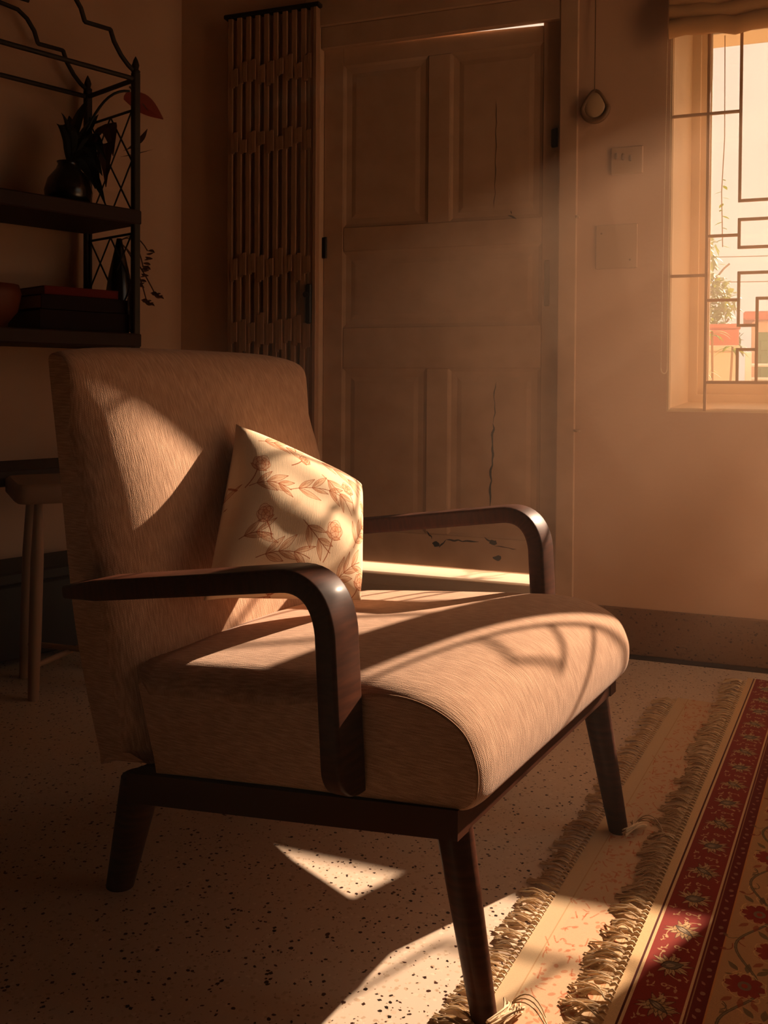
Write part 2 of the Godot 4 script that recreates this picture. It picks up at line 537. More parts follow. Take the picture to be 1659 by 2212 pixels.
func door() -> void:
	var d := thing("door_1", WALL, "old cream panelled wooden door with cracked paint", "door")
	tag(d, "", "", "", "structure")
	# frame
	for s in [[-0.457, -0.396, "door_jamb"], [-1.362, -1.303, "door_jamb"]]:
		put(s[2], box_mesh(Vector3(s[0], 0.0, -0.16), Vector3(s[1], 2.12, 0.006), 0.004), M.door, d)
	put("door_head", box_mesh(Vector3(-1.303, 2.033, -0.022), Vector3(-0.457, 2.11, 0.004), 0.003), M.door, d)
	put("architrave", box_mesh(Vector3(-1.362, 2.11, -0.04), Vector3(-0.396, 2.27, 0.012), 0.004), M.door, d)
	# leaf, its face at z = -0.025
	var f := -0.025
	var b := -0.055
	var bot := 0.222
	var stiles := [[-1.303, -1.226], [-0.516, -0.458]]
	for s in stiles:
		var top := 2.055
		put("stile", box_mesh(Vector3(s[0], bot, b), Vector3(s[1], top, f), 0.003), M.door, d)
	# rails; the top one slopes, which leaves the gap that daylight comes through
	var st := st_new()
	prism(st, [Vector2(-1.226, 1.975), Vector2(-0.516, 1.975), Vector2(-0.516, 2.027), Vector2(-1.06, 2.046), Vector2(-1.226, 2.055)], b, f)
	put("rail", done(st), M.door, d)
	for r in [[1.318, 1.405], [0.905, 1.05], [bot, 0.335]]:
		put("rail", box_mesh(Vector3(-1.226, r[0], b), Vector3(-0.516, r[1], f), 0.003), M.door, d)
	for r in [[1.405, 1.975], [0.335, 0.905]]:
		put("muntin", box_mesh(Vector3(-0.912, r[0], b), Vector3(-0.832, r[1], f), 0.003), M.door, d)
	# sunk panels, each with a raised field
	for p in [[-1.226, -0.912, 1.405, 1.975], [-0.832, -0.516, 1.405, 1.975], [-1.226, -0.516, 1.05, 1.318], [-1.226, -0.912, 0.335, 0.905], [-0.832, -0.516, 0.335, 0.905]]:
		st = st_new()
		slab(st, Vector3(p[0] - 0.004, p[2] - 0.004, b + 0.004), Vector3(p[1] + 0.004, p[3] + 0.004, f - 0.008))
		var rings := []
		for l in [[0.000, f - 0.001], [0.010, f - 0.0050], [0.030, f - 0.0065], [0.046, f - 0.004], [0.048, f - 0.004]]:
			var i: float = l[0]
			rings.append(PackedVector3Array([Vector3(p[0] + i, p[2] + i, l[1]), Vector3(p[1] - i, p[2] + i, l[1]), Vector3(p[1] - i, p[3] - i, l[1]), Vector3(p[0] + i, p[3] - i, l[1])]))
		loft(st, rings, false, -1, true)
		var q: PackedVector3Array = rings[-1]
		quad(st, q[3], q[2], q[1], q[0])
		put("panel", done(st), M.door, d)
	# cracks and flaked paint
	var z := f - 0.0034
	for c in [[Vector2(-0.668, 0.86), Vector2(-0.672, 0.72), 8, 0.004, 0.0018], [Vector2(-0.672, 0.72), Vector2(-0.684, 0.44), 16, 0.005, 0.0042], [Vector2(-0.672, 1.80), Vector2(-0.676, 1.44), 14, 0.003, 0.0012]]:
		put("paint_crack", jag(crack_line(c[0], c[1], c[2], c[3]), c[4], z), M.crack, d)
	for c in [[Vector2(-0.905, 0.345), Vector2(-0.885, 0.318), 4, 0.004, 0.003], [Vector2(-0.86, 0.29), Vector2(-0.835, 0.318), 5, 0.003, 0.003], [Vector2(-0.835, 0.32), Vector2(-0.72, 0.316), 8, 0.003, 0.0034], [Vector2(-0.70, 0.335), Vector2(-0.665, 0.318), 4, 0.004, 0.003], [Vector2(-0.665, 0.308), Vector2(-0.59, 0.302), 6, 0.002, 0.0016], [Vector2(-0.63, 1.412), Vector2(-0.60, 1.404), 3, 0.003, 0.003], [Vector2(-0.62, 1.43), Vector2(-0.617, 1.418), 3, 0.001, 0.002]]:
		put("paint_crack", jag(crack_line(c[0], c[1], c[2], c[3]), c[4], f + 0.0006), M.crack, d)
	for c in [Vector2(-0.872, 0.300), Vector2(-0.668, 0.320), Vector2(-0.655, 0.268)]:
		st = st_new()
		var pts := []
		for k in 9:
			var a := TAU * k / 9
			pts.append(Vector3(c.x + cos(a) * rng.randf_range(0.009, 0.018), c.y + sin(a) * rng.randf_range(0.006, 0.012), f + 0.0008))
		for k in 9: tri(st, Vector3(c.x, c.y, f + 0.0008), pts[(k + 1) % 9], pts[k])
		put("bare_patch", done(st), M.crack, d)
	# ironmongery
	for h in [[-0.478, 1.655, 0.06], [-1.298, 1.335, 0.075]]:
		st = st_new()
		box(st, Vector3(h[0] - 0.008, h[1] - h[2] / 2, f), Vector3(h[0] + 0.008, h[1] + h[2] / 2, f + 0.012), 0.003)
		tube(st, [Vector3(h[0] + 0.009, h[1] - h[2] / 2, f + 0.012), Vector3(h[0] + 0.009, h[1] + h[2] / 2, f + 0.012)], 0.005)
		put("hinge", done(st), M.dark, d)
	put("latch_plate", box_mesh(Vector3(-0.505, 1.11, f), Vector3(-0.488, 1.26, f + 0.004), 0.002), M.ornament, d)
	# threshold with a rounded front
	st = st_new()
	var prof := [Vector2(-0.16, 0.0), Vector2(-0.16, 0.192), Vector2(0.03, 0.196)]
	for k in 7:
		var a := PI / 2 - PI * k / 12
		prof.append(Vector2(0.035 + 0.03 * cos(a), 0.166 + 0.03 * sin(a)))
	prof.append_array([Vector2(0.058, 0.14), Vector2(0.045, 0.128), Vector2(0.045, 0.0)])
	var rings := []
	for x in [-1.303, -0.457]:
		var r := PackedVector3Array()
		for p in prof: r.append(Vector3(x, p.y, p.x))
		rings.append(r)
	loft(st, rings, true, -1)
	struct("trim_1", done(st), M.stone, WALL, "raised polished stone threshold under the old door", "threshold")

func gate() -> void:
	var g := thing("folding_gate", WALL * off(-1.475, 0, 0.045), "collapsed brown steel lattice gate folded beside the door", "gate")
	var n := 10
	var x0 := -0.165
	for k in n:
		var x := x0 + 0.0365 * k
		var st := st_new()
		# a channel: web and two flanges
		box(st, Vector3(x - 0.010, 0.03, -0.012), Vector3(x + 0.010, 2.165, -0.009), 0.001)
		box(st, Vector3(x - 0.010, 0.03, -0.012), Vector3(x - 0.0075, 2.165, 0.008), 0.001)
		box(st, Vector3(x + 0.0075, 0.03, -0.012), Vector3(x + 0.010, 2.165, 0.008), 0.001)
		box(st, Vector3(x - 0.009, 0.03, 0.004), Vector3(x + 0.009, 2.165, 0.009), 0.001)
		put("picket", done(st), M.gate, g)
	for row in [[0.20, 0.05], [0.55, 0.05], [1.03, 0.050], [1.27, 0.042], [1.713, 0.033], [1.96, 0.038]]:
		for k in n - 1:
			var st := st_new()
			var x := x0 + 0.0365 * k
			var y: float = row[0] + 0.012 * sin(k * 1.7 + row[0] * 9)
			var hh: float = row[1] * (1.0 + 0.25 * sin(k * 2.9 + row[0] * 5))
			box(st, Vector3(x + 0.004, y - hh, 0.009), Vector3(x + 0.0190, y + hh * 0.9, 0.012), 0.001)
			box(st, Vector3(x + 0.0175, y - hh * 0.85, 0.010), Vector3(x + 0.0325, y + hh, 0.013), 0.001)
			put("lattice_strap", done(st), M.gate, g)
	put("top_track", box_mesh(Vector3(-0.19, 2.165, -0.016), Vector3(0.19, 2.18, 0.016), 0.003), M.gate_dark, g)
	put("end_post", box_mesh(Vector3(0.166, 0.03, -0.015), Vector3(0.182, 2.165, 0.014), 0.003), M.gate, g)
	var st := st_new()
	box(st, Vector3(0.145, 1.06, 0.009), Vector3(0.166, 1.20, 0.022), 0.004)
	tube(st, [Vector3(0.156, 1.16, 0.02), Vector3(0.156, 1.16, 0.045)], [0.007, 0.010], 10)
	put("lock", done(st), M.gate_dark, g)

# ---------------------------------------------------------------- window
func window() -> void:
	var w := thing("window_1", WALL, "bright window with a geometric iron grille and cream frame", "window")
	tag(w, "", "", "", "structure")
	# nested rectangles from the rounded plaster lip inwards: x0, x1, y0, y1, z
	var steps := [
		["reveal", [[-0.113, 1.013, 0.771, 2.076, 0.0], [-0.107, 1.007, 0.777, 2.070, 0.001], [-0.102, 1.002, 0.782, 2.065, -0.003], [-0.100, 1.000, 0.784, 2.062, -0.012], [-0.055, 0.955, 0.800, 2.050, -0.13]]],
		["frame_band", [[-0.056, 0.956, 0.799, 2.051, -0.128], [-0.030, 0.930, 0.8226, 2.025, -0.128], [-0.028, 0.928, 0.8246, 2.022, -0.130], [-0.028, 0.928, 0.8246, 2.022, -0.152]]],
		["frame_inner", [[-0.029, 0.929, 0.8236, 2.023, -0.150], [-0.010, 0.913, 0.855, 2.00, -0.150], [-0.007, 0.907, 0.858, 1.998, -0.152], [-0.002, 0.902, 0.863, 1.992, -0.160], [-0.002, 0.902, 0.863, 1.992, -0.195], [-0.056, 0.956, 0.80, 2.05, -0.195]]]]
	for l in steps:
		var st := st_new()
		var rings := []
		for q in l[1]: rings.append(PackedVector3Array([Vector3(q[0], q[2], q[4]), Vector3(q[1], q[2], q[4]), Vector3(q[1], q[3], q[4]), Vector3(q[0], q[3], q[4])]))
		loft(st, rings, false, -1, true)
		put(l[0], done(st), M.window, w)
	put("mullion", box_mesh(Vector3(0.418, 0.79, -0.225), Vector3(0.490, 2.06, -0.002), 0.006), M.window, w)
	for q in [[-0.002, 0.420], [0.488, 0.902]]:
		var ss := st_new()
		for e in [[q[0], 0.863, q[0] + 0.007, 1.992], [q[1] - 0.007, 0.863, q[1], 1.992], [q[0], 0.863, q[1], 0.869], [q[0], 1.984, q[1], 1.992]]:
			box(ss, Vector3(e[0], e[1], -0.180), Vector3(e[2], e[3], -0.168), 0.002)
		var sash := put("sash", done(ss), M.sash, w)
		ss = st_new()
		quad(ss, Vector3(q[0] + 0.006, 1.985, -0.174), Vector3(q[1] - 0.006, 1.985, -0.174), Vector3(q[1] - 0.006, 0.868, -0.174), Vector3(q[0] + 0.006, 0.868, -0.174))
		put("pane", done(ss), M.glass, sash)
	# iron grille in the plane of the wall, mirrored about the middle of the window
	var bars := [[0.0, 0.779, 0.0, 2.065], [0.0925, 1.413, 0.0925, 2.065], [-0.101, 1.683, 0.0925, 1.683], [0.0925, 1.413, 0.410, 1.413],
		[0.0, 1.310, 0.0925, 1.310], [0.0925, 1.272, 0.0925, 1.356], [0.0925, 1.356, 0.410, 1.356], [0.0925, 1.272, 0.410, 1.272],
		[-0.101, 1.191, 0.0, 1.191], [0.0935, 1.195, 0.410, 1.195], [0.0935, 1.036, 0.0935, 1.195], [0.0, 1.114, 0.0935, 1.114], [0.0935, 1.036, 0.146, 1.036],
		[0.146, 0.863, 0.146, 1.117], [0.146, 1.117, 0.410, 1.117], [0.092, 0.963, 0.146, 0.963], [0.092, 0.863, 0.092, 0.963], [0.0, 0.863, 0.410, 0.863], [0.408, 0.863, 0.408, 2.065],
		[0.518, 0.863, 0.518, 2.065], [0.518, 1.280, 0.602, 1.280], [0.602, 1.186, 0.602, 1.280], [0.518, 1.186, 0.602, 1.186], [0.518, 1.105, 0.70, 1.105], [0.70, 0.863, 0.70, 1.105],
		[0.518, 1.54, 0.902, 1.54], [0.518, 0.863, 0.902, 0.863], [0.902, 0.779, 0.902, 2.065], [0.902, 1.191, 1.001, 1.191], [0.902, 1.683, 1.001, 1.683], [0.80, 1.105, 0.80, 1.54]]
	for s in bars:
		var st := st_new()
		box(st, Vector3(s[0] - 0.0046, s[1] - 0.0046, 0.0), Vector3(s[2] + 0.0046, s[3] + 0.0046, 0.009), 0.0014)
		put("grille_bar", done(st), M.grille, w)

	# rolled-up blind over the top
	var bl := thing("roman_blind", WALL * off(0.45, 1.90, 0.045), "pulled-up tan fabric blind bunched above the window", "blind")
	for k in 3:
		var rings := []
		for i in 25:
			var x := -0.565 + 1.13 * i / 24.0
			var sag := 0.006 * sin(i * 1.1 + k) + 0.004 * sin(i * 2.7 + 2 * k)
			rings.append(ring(Vector3(x, 0.035 + 0.042 * k + sag, 0.008 - 0.006 * k), Vector3(0, 0.026, 0.006), Vector3(0, -0.004, 0.028), 12))
		var st := st_new()
		loft(st, rings)
		put("fold", done(st), M.blind, bl)
	put("panel", box_mesh(Vector3(-0.565, 0.12, -0.012), Vector3(0.565, 0.32, 0.004), 0.003), M.blind, bl)
	put("head_rail", box_mesh(Vector3(-0.57, 0.31, -0.03), Vector3(0.57, 0.345, 0.03), 0.004), M.sash, bl)

	# bead chain of the blind
	var st := st_new()
	var path := []
	for i in 60: path.append(Vector3(-0.119 - 0.010 * i / 60.0, 2.20 - 1.27 * i / 60.0, 0.03))
	for i in 13:
		var a := PI * i / 12
		path.append(Vector3(-0.120 - 0.009 * cos(a), 0.905 - 0.016 * sin(a), 0.03))
	for i in 50: path.append(Vector3(-0.111, 0.92 + 1.28 * i / 50.0, 0.024))
	tube(st, path, 0.0007, 5)
	for i in range(0, path.size() - 1):
		for j in 3:
			var p: Vector3 = path[i].lerp(path[i + 1], j / 3.0)
			var rr := 0.0016
			loft(st, [ring(p - Vector3(0, rr, 0), Vector3(0.0006, 0, 0), Vector3(0, 0, 0.0006), 5), ring(p, Vector3(rr, 0, 0), Vector3(0, 0, rr), 5), ring(p + Vector3(0, rr, 0), Vector3(0.0006, 0, 0), Vector3(0, 0, 0.0006), 5)])
	var c := put("blind_chain", done(st), M.chain, self, WALL)
	tag(c, "thin looped bead chain hanging left of the window frame", "chain")

# fog volumes that imitate lens bloom round the window
func bloom_fog() -> void:
	for q in [[Vector3(1.3, 1.9, 1.1), 0.12], [Vector3(1.75, 2.2, 1.3), 0.09], [Vector3(2.2, 2.4, 1.45), 0.06], [Vector3(2.8, 2.55, 1.5), 0.05]]:
		var f := FogVolume.new()
		f.name = numbered("lens_bloom")
		f.shape = RenderingServer.FOG_VOLUME_SHAPE_ELLIPSOID
		f.size = q[0]
		var m := FogMaterial.new()
		m.density = q[1]
		m.albedo = Color(1.0, 0.825, 0.68)
		f.material = m
		add_child(f)
		f.transform = WALL * off(0.05 + 0.40 * minf(1.0, 1.75 / q[0].x), 1.45, 0.77)
		tag(f, "warm fog standing in for lens bloom round the window", "bloom_fog", "bloom fog at the window", "stuff")

func wall_things() -> void:
	# ornament on a cord
	var p := thing("hanging_ornament", WALL * off(-0.340, 1.735, 0.022), "teardrop ornament in a brown ring hanging from a long cord", "ornament")
	var pts := []
	for k in 25:
		var a := TAU * k / 24 + PI / 2
		var r := 0.040
		var y := sin(a) * r
		var x := cos(a) * r
		if y > 0: 
			var t := y / r
			y = r * (t * 0.55 + 0.8 * t * t * t)
			x *= 1.0 - 0.10 * t
		pts.append(Vector3(x, y - 0.006, 0))
	var st := st_new()
	var rad := []
	for k in 25: rad.append(0.006 + 0.004 * (0.5 - 0.5 * cos(TAU * k / 24)))
	tube(st, pts, rad, 10)
	put("ring", done(st), M.ornament, p)
	st = st_new()
	var rings := []
	for k in 9:
		var a := -PI / 2 + PI * k / 8
		rings.append(ring(Vector3(0, 0.002 + 0.041 * sin(a), 0), Vector3(0.034 * cos(a) + 0.0003, 0, 0), Vector3(0, 0, 0.009 * cos(a) + 0.0003), 14))
	loft(st, rings)
	put("crystal", done(st), M.crystal, p)
	put("cord", tube_mesh([Vector3(-0.002, 0.045, 0), Vector3(-0.003, 0.3, -0.008), Vector3(-0.006, 0.62, -0.018)], 0.0016, 6), M.cord, p)

	# switch plate with three rockers
	var s := thing("switch_plate", WALL * off(-0.242, 1.560, 0.0), "pale switch plate with three small dark rockers beside the window", "switch")
	put("plate", box_mesh(Vector3(-0.050, -0.044, 0), Vector3(0.050, 0.044, 0.008), 0.004), M.plate, s)
	for k in 3:
		put("rocker", box_mesh(Vector3(-0.037 + 0.022 * k, -0.004 + 0.007 * (2 - k) * 0.7, 0.006), Vector3(-0.029 + 0.022 * k, 0.016 + 0.007 * (2 - k) * 0.7, 0.012), 0.002), M.ornament, s)
	var b := thing("cover_plate", WALL * off(-0.271, 1.291, 0.0), "blank square cover plate with two screws under the switch plate", "plate")
	put("plate", box_mesh(Vector3(-0.065, -0.070, 0), Vector3(0.065, 0.070, 0.006), 0.003), M.plate, b)
	for q in [Vector2(-0.047, 0.043), Vector2(0.042, -0.043)]:
		st = st_new()
		loft(st, [ring(Vector3(q.x, q.y, 0.005), Vector3(0.0035, 0, 0), Vector3(0, 0.0035, 0), 10), ring(Vector3(q.x, q.y, 0.008), Vector3(0.003, 0, 0), Vector3(0, 0.003, 0), 10)])
		put("screw", done(st), M.ornament, b)
	# two staples of the door's hook
	for q in [[0.705, "small bent iron hook on the door jamb at chair height"], [1.390, "small iron staple on the door jamb below the hanging ornament"]]:
		st = st_new()
		tube(st, [Vector3(0, 0, 0.003), Vector3(0.004, 0, 0.016), Vector3(0.012, -0.001, 0.018), Vector3(0.017, -0.001, 0.006)] if q[0] < 1 else [Vector3(0, 0, 0.003), Vector3(0.0, 0.002, 0.012), Vector3(0.006, 0.002, 0.012), Vector3(0.006, 0, 0.0)], 0.004, 8)
		var o := put("door_hook" if q[0] < 1 else "staple", done(st), M.plate, self, WALL * off(-0.397, q[0], 0.003))
		tag(o, q[1], "hook")

# ---------------------------------------------------------------- armchair
# an upholstered block: outline in (x, y), pushed across z from -w to w with edges rounded by r; crown lifts the top
func pad(prof: Array, w: float, r: float, rw: float, front: float, crown: float, soft := 0.0) -> ArrayMesh:
	var n := prof.size()
	var nor := []
	var arc := [0.0]
	for k in n:
		var t: Vector2 = (prof[(k + 1) % n] - prof[(k - 1 + n) % n]).normalized()
		nor.append(Vector2(-t.y, t.x))
		if k: arc.append(arc[-1] + prof[k].distance_to(prof[k - 1]))
	arc.append(arc[-1] + prof[0].distance_to(prof[n - 1]))
	var cols := []
	for i in 9: cols.append([-(w - rw + rw * cos(PI / 2 * i / 8)), 1 - sin(PI / 2 * i / 8)])
	for i in range(1, 12): cols.append([-(w - rw) + 2 * (w - rw) * i / 12.0, 0.0])
	for i in 9: cols.append([w - rw + rw * sin(PI / 2 * i / 8), 1 - cos(PI / 2 * i / 8)])
	var st := st_new()
	var grid := []
	for c in cols:
		var col := []
		for k in n:
			var up := maxf(0.0, nor[k].y) * crown * (1 - pow(c[0] / w, 2.0))
			var back_r: float = soft * maxf(0.0, nor[k].y) * smoothstep(0.08, 0.36, -prof[k].x)
			var p: Vector2 = prof[k] - nor[k] * c[1] * (back_r + lerpf(r, front, maxf(0.0, nor[k].x) * clampf((0.89 - prof[k].y) / 0.10, 0.0, 1.0)))
			col.append(Vector3(p.x, p.y + up, c[0]))
		grid.append(col)
	for i in cols.size() - 1:
		for k in n:
			var l := (k + 1) % n
			var u0: float = cols[i][0]
			var u1: float = cols[i + 1][0]
			quad(st, grid[i][k], grid[i + 1][k], grid[i + 1][l], grid[i][l], 1, Vector2(u0, arc[k]), Vector2(u1, arc[k]), Vector2(u1, arc[k + 1]), Vector2(u0, arc[k + 1]))
	for e in 2:
		var col: Array = grid[0] if e == 0 else grid[-1]
		var flat := PackedVector2Array()
		for v in col: flat.append(Vector2(v.x, v.y))
		var idx := Geometry2D.triangulate_polygon(flat)
		if idx.is_empty(): print("open cap")
		for k in range(0, idx.size(), 3):
			var a: Vector3 = col[idx[k]]
			var b: Vector3 = col[idx[k + 1]]
			var d: Vector3 = col[idx[k + 2]]
			if ((b - a).cross(d - a).z < 0) == (e == 0):   # keep both caps facing outwards
				var h := b
				b = d
				d = h
			tri(st, a, b, d, -1, Vector2(a.y, a.x), Vector2(b.y, b.x), Vector2(d.y, d.x))
	return done(st)

func spline(p: Array, per := 6) -> Array:   # closed Catmull-Rom; points flagged sharp (z = 1) keep their corner
	var r := []
	var n := p.size()
	for k in n:
		var a: Vector3 = p[k]
		var b: Vector3 = p[(k + 1) % n]
		var pa: Vector3 = p[(k - 1 + n) % n] if a.z < 0.5 else a * 2 - b
		var pb: Vector3 = p[(k + 2) % n] if b.z < 0.5 else b * 2 - a
		for i in per:
			var t := float(i) / per
			var v := 0.5 * ((2 * a) + (b - pa) * t + (2 * pa - 5 * a + 4 * b - pb) * t * t + (3 * a - pa - 3 * b + pb) * t * t * t)
			r.append(Vector2(v.x, v.y))
	return r

func round_rect(c: Vector3, x: Vector3, y: Vector3, hx: float, hy: float, r: float) -> PackedVector3Array:
	var o := PackedVector3Array()
	for q in [[1, 1, 0], [-1, 1, 1], [-1, -1, 2], [1, -1, 3]]:
		for k in 4:
			var a: float = (q[2] + k / 3.0) * PI / 2
			o.append(c + x * (q[0] * (hx - r) + r * cos(a)) + y * (q[1] * (hy - r) + r * sin(a)))
	return o

func armchair() -> void:
	var t := thing("armchair", CHAIR, "beige upholstered armchair with dark bentwood arms and tapered legs", "armchair")
	# seat: waterfall front; outline runs from the bottom back up and forward
	var seat := spline([Vector3(-0.560, 0.224, 1), Vector3(-0.612, 0.392, 1), Vector3(-0.40, 0.415, 0), Vector3(-0.20, 0.434, 0), Vector3(-0.115, 0.438, 0), Vector3(-0.055, 0.428, 0), Vector3(-0.012, 0.404, 0), Vector3(0.008, 0.368, 0), Vector3(0.012, 0.338, 0), Vector3(0.007, 0.311, 0), Vector3(-0.010, 0.294, 0), Vector3(-0.034, 0.2900, 1), Vector3(-0.30, 0.2588, 1)], 6)
	put("seat", pad(seat, 0.348, 0.008, 0.050, 0.008, 0.018, 0.034), M.fabric, t)
	var back := spline([Vector3(-0.692, 0.206, 1), Vector3(-0.737, 0.35, 0), Vector3(-0.767, 0.48, 0), Vector3(-0.800, 0.715, 0), Vector3(-0.822, 0.86, 0), Vector3(-0.825, 0.900, 0), Vector3(-0.812, 0.915, 0), Vector3(-0.790, 0.915, 0), Vector3(-0.758, 0.900, 0), Vector3(-0.726, 0.852, 0), Vector3(-0.688, 0.756, 0), Vector3(-0.658, 0.66, 0), Vector3(-0.602, 0.42, 0), Vector3(-0.557, 0.224, 1)], 5)
	put("backrest", pad(back, 0.346, 0.015, 0.17, 0.070, 0.004), M.fabric, t)
	# stitched seam round the near and far side of the seat
	for s in [-1, 1]:
		var pts := []
		for k in range(18, 54):
			var along: Vector2 = (seat[k + 1] - seat[k - 1]).normalized()
			var sunk := 0.0060 + 0.025 * maxf(0.0, along.x) * smoothstep(0.08, 0.36, -seat[k].x)
			pts.append(Vector3(seat[k].x + along.y * sunk, seat[k].y - along.x * sunk, s * 0.3463))
		put("seam", tube_mesh(pts, 0.0011, 6), M.seam, t)
	# rails
	for s in [-1, 1]:
		var st := st_new()
		prism(st, [Vector2(-0.618, 0.170), Vector2(-0.040, 0.2550), Vector2(-0.020, 0.2575), Vector2(-0.020, 0.298), Vector2(-0.618, 0.219)], minf(s * 0.352, s * 0.318), maxf(s * 0.352, s * 0.318))
		put("side_rail", done(st), M.wood, t)
	put("front_rail", box_mesh(Vector3(-0.054, 0.256, -0.32), Vector3(-0.022, 0.298, 0.32), 0.002), M.wood, t)
	put("back_rail", box_mesh(Vector3(-0.618, 0.172, -0.32), Vector3(-0.585, 0.219, 0.32), 0.002), M.wood, t)
	# legs, splayed
	for s in [-1, 1]:
		for l in [[Vector3(-0.050, 0.262, 0.305), Vector3(0.001, 0.0055, 0.309), 0.027, 0.0185], [Vector3(-0.622, 0.200, 0.312), Vector3(-0.674, 0.0, 0.312), 0.036, 0.024]]:
			var rings := []
			for k in 7:
				var f := k / 6.0
				var c: Vector3 = l[0].lerp(l[1], f)
				var r: float = lerpf(l[2], l[3], f)
				rings.append(ring(Vector3(c.x, c.y, c.z * s), Vector3(r, 0, 0), Vector3(0, 0, r * 0.95), 20))
			var st := st_new()
			loft(st, rings, true, 1)
			put("leg", done(st), M.wood, t)
	# arms: one bent bar each, rounded section
	for s in [-1, 1]:
		var path := []
		for k in 7: path.append(Vector2(-0.700, 0.5160).lerp(Vector2(-0.268, 0.5832), k / 6.0))
		for k in range(1, 13):
			var f := k / 12.0
			path.append(Vector2(-0.268, 0.5832).bezier_interpolate(Vector2(-0.224, 0.590), Vector2(-0.196, 0.566), Vector2(-0.190, 0.518), f))
		for k in range(1, 6): path.append(Vector2(-0.190, 0.518).lerp(Vector2(-0.179, 0.338), k / 5.0))
		for k in range(1, 9): path.append(Vector2(-0.179, 0.338).lerp(Vector2(-0.1765, 0.294), sin(k / 8.0 * PI / 2)))
		var rings := []
		for k in path.size():
			var d: Vector2 = (path[mini(k + 1, path.size() - 1)] - path[maxi(k - 1, 0)]).normalized()
			var nrm := Vector3(-d.y, d.x, 0)
			var outer := 0.417
			if path[k].y < 0.338:
				var fall: float = minf(0.338 - path[k].y, 0.0439)
				outer -= 0.044 - sqrt(maxf(0.0, 0.044 * 0.044 - fall * fall))
			outer = maxf(outer, 0.372)
			var inner := 0.350
			var half := (outer - inner) / 2
			var thick := 0.0165
			if k == 0: thick = 0.011
			rings.append(round_rect(Vector3(path[k].x, path[k].y, s * (outer + inner) / 2), Vector3(0, 0, 1), nrm, half - (0.005 if k == 0 else 0.0), thick, minf(0.006, half * 0.8)))
		var st := st_new()
		loft(st, rings, true, 1)
		put("armrest", done(st), M.wood, t)

# ---------------------------------------------------------------- cushion
func spray(im: Image, a: Vector2, b: Vector2, c: Vector2, n: int) -> void:
	var line := Color(0.60, 0.31, 0.18)
	var cv := curve2(a, b, c, 14)
	stroke(im, cv, 3.6, line, 0.8)
	for k in n:
		var at: Vector2 = cv[2 + k * 11 / n]
		var d: Vector2 = cv[3 + k * 11 / n] - at
		for sg in [-1, 1]:
			var ang: float = d.angle() + sg * rng.randf_range(0.35, 0.75)
			var lp := leaf_poly(at, rng.randf_range(85, 130), rng.randf_range(11, 17), ang)
			fill_poly(im, lp, Color(0.80, 0.55, 0.38), 0.30)
			fill_poly(im, leaf_poly(at, 70, 6, ang + 0.12 * sg), Color(0.66, 0.38, 0.24), 0.35)
			stroke(im, lp, 2.3, line, 0.75, true)
			stroke(im, [at, lp[8]], 1.6, line, 0.6)

func peony(im: Image, c: Vector2, r: float, turn: float) -> void:
	var line := Color(0.62, 0.32, 0.19)
	stroke(im, curve2(c + Vector2(0, r * 0.8).rotated(turn), c + Vector2(r * 0.3, r * 1.8).rotated(turn), c + Vector2(r * 0.1, r * 2.8).rotated(turn), 8), 5.0, line, 0.75)
	for q in [[0.0, 0.05, 0.92, 1.0], [-0.42, 0.0, 0.55, 0.9], [0.42, 0.0, 0.55, 0.9], [-0.18, -0.22, 0.52, 0.8], [0.22, -0.25, 0.48, 0.75], [0.02, 0.18, 0.55, 0.85]]:
		var pts := []
		for k in 16:
			var t := TAU * k / 16
			var wob := 1.0 + 0.07 * sin(3 * t + q[0] * 9)
			pts.append(c + Vector2(q[0] * r + cos(t) * r * q[2] * 0.82 * wob, q[1] * r + sin(t) * r * q[3] * q[2] * wob).rotated(turn))
		fill_poly(im, pts, Color(0.86, 0.58, 0.42), 0.22)
		stroke(im, pts, 2.3, line, 0.72, true)
	for sg in [-1, 1]:
		var lp := leaf_poly(c + Vector2(0, r * 0.8).rotated(turn), r * 0.9, r * 0.14, turn + PI / 2 + sg * 1.9)
		fill_poly(im, lp, Color(0.78, 0.50, 0.34), 0.5)
		stroke(im, lp, 2.2, line, 0.75, true)

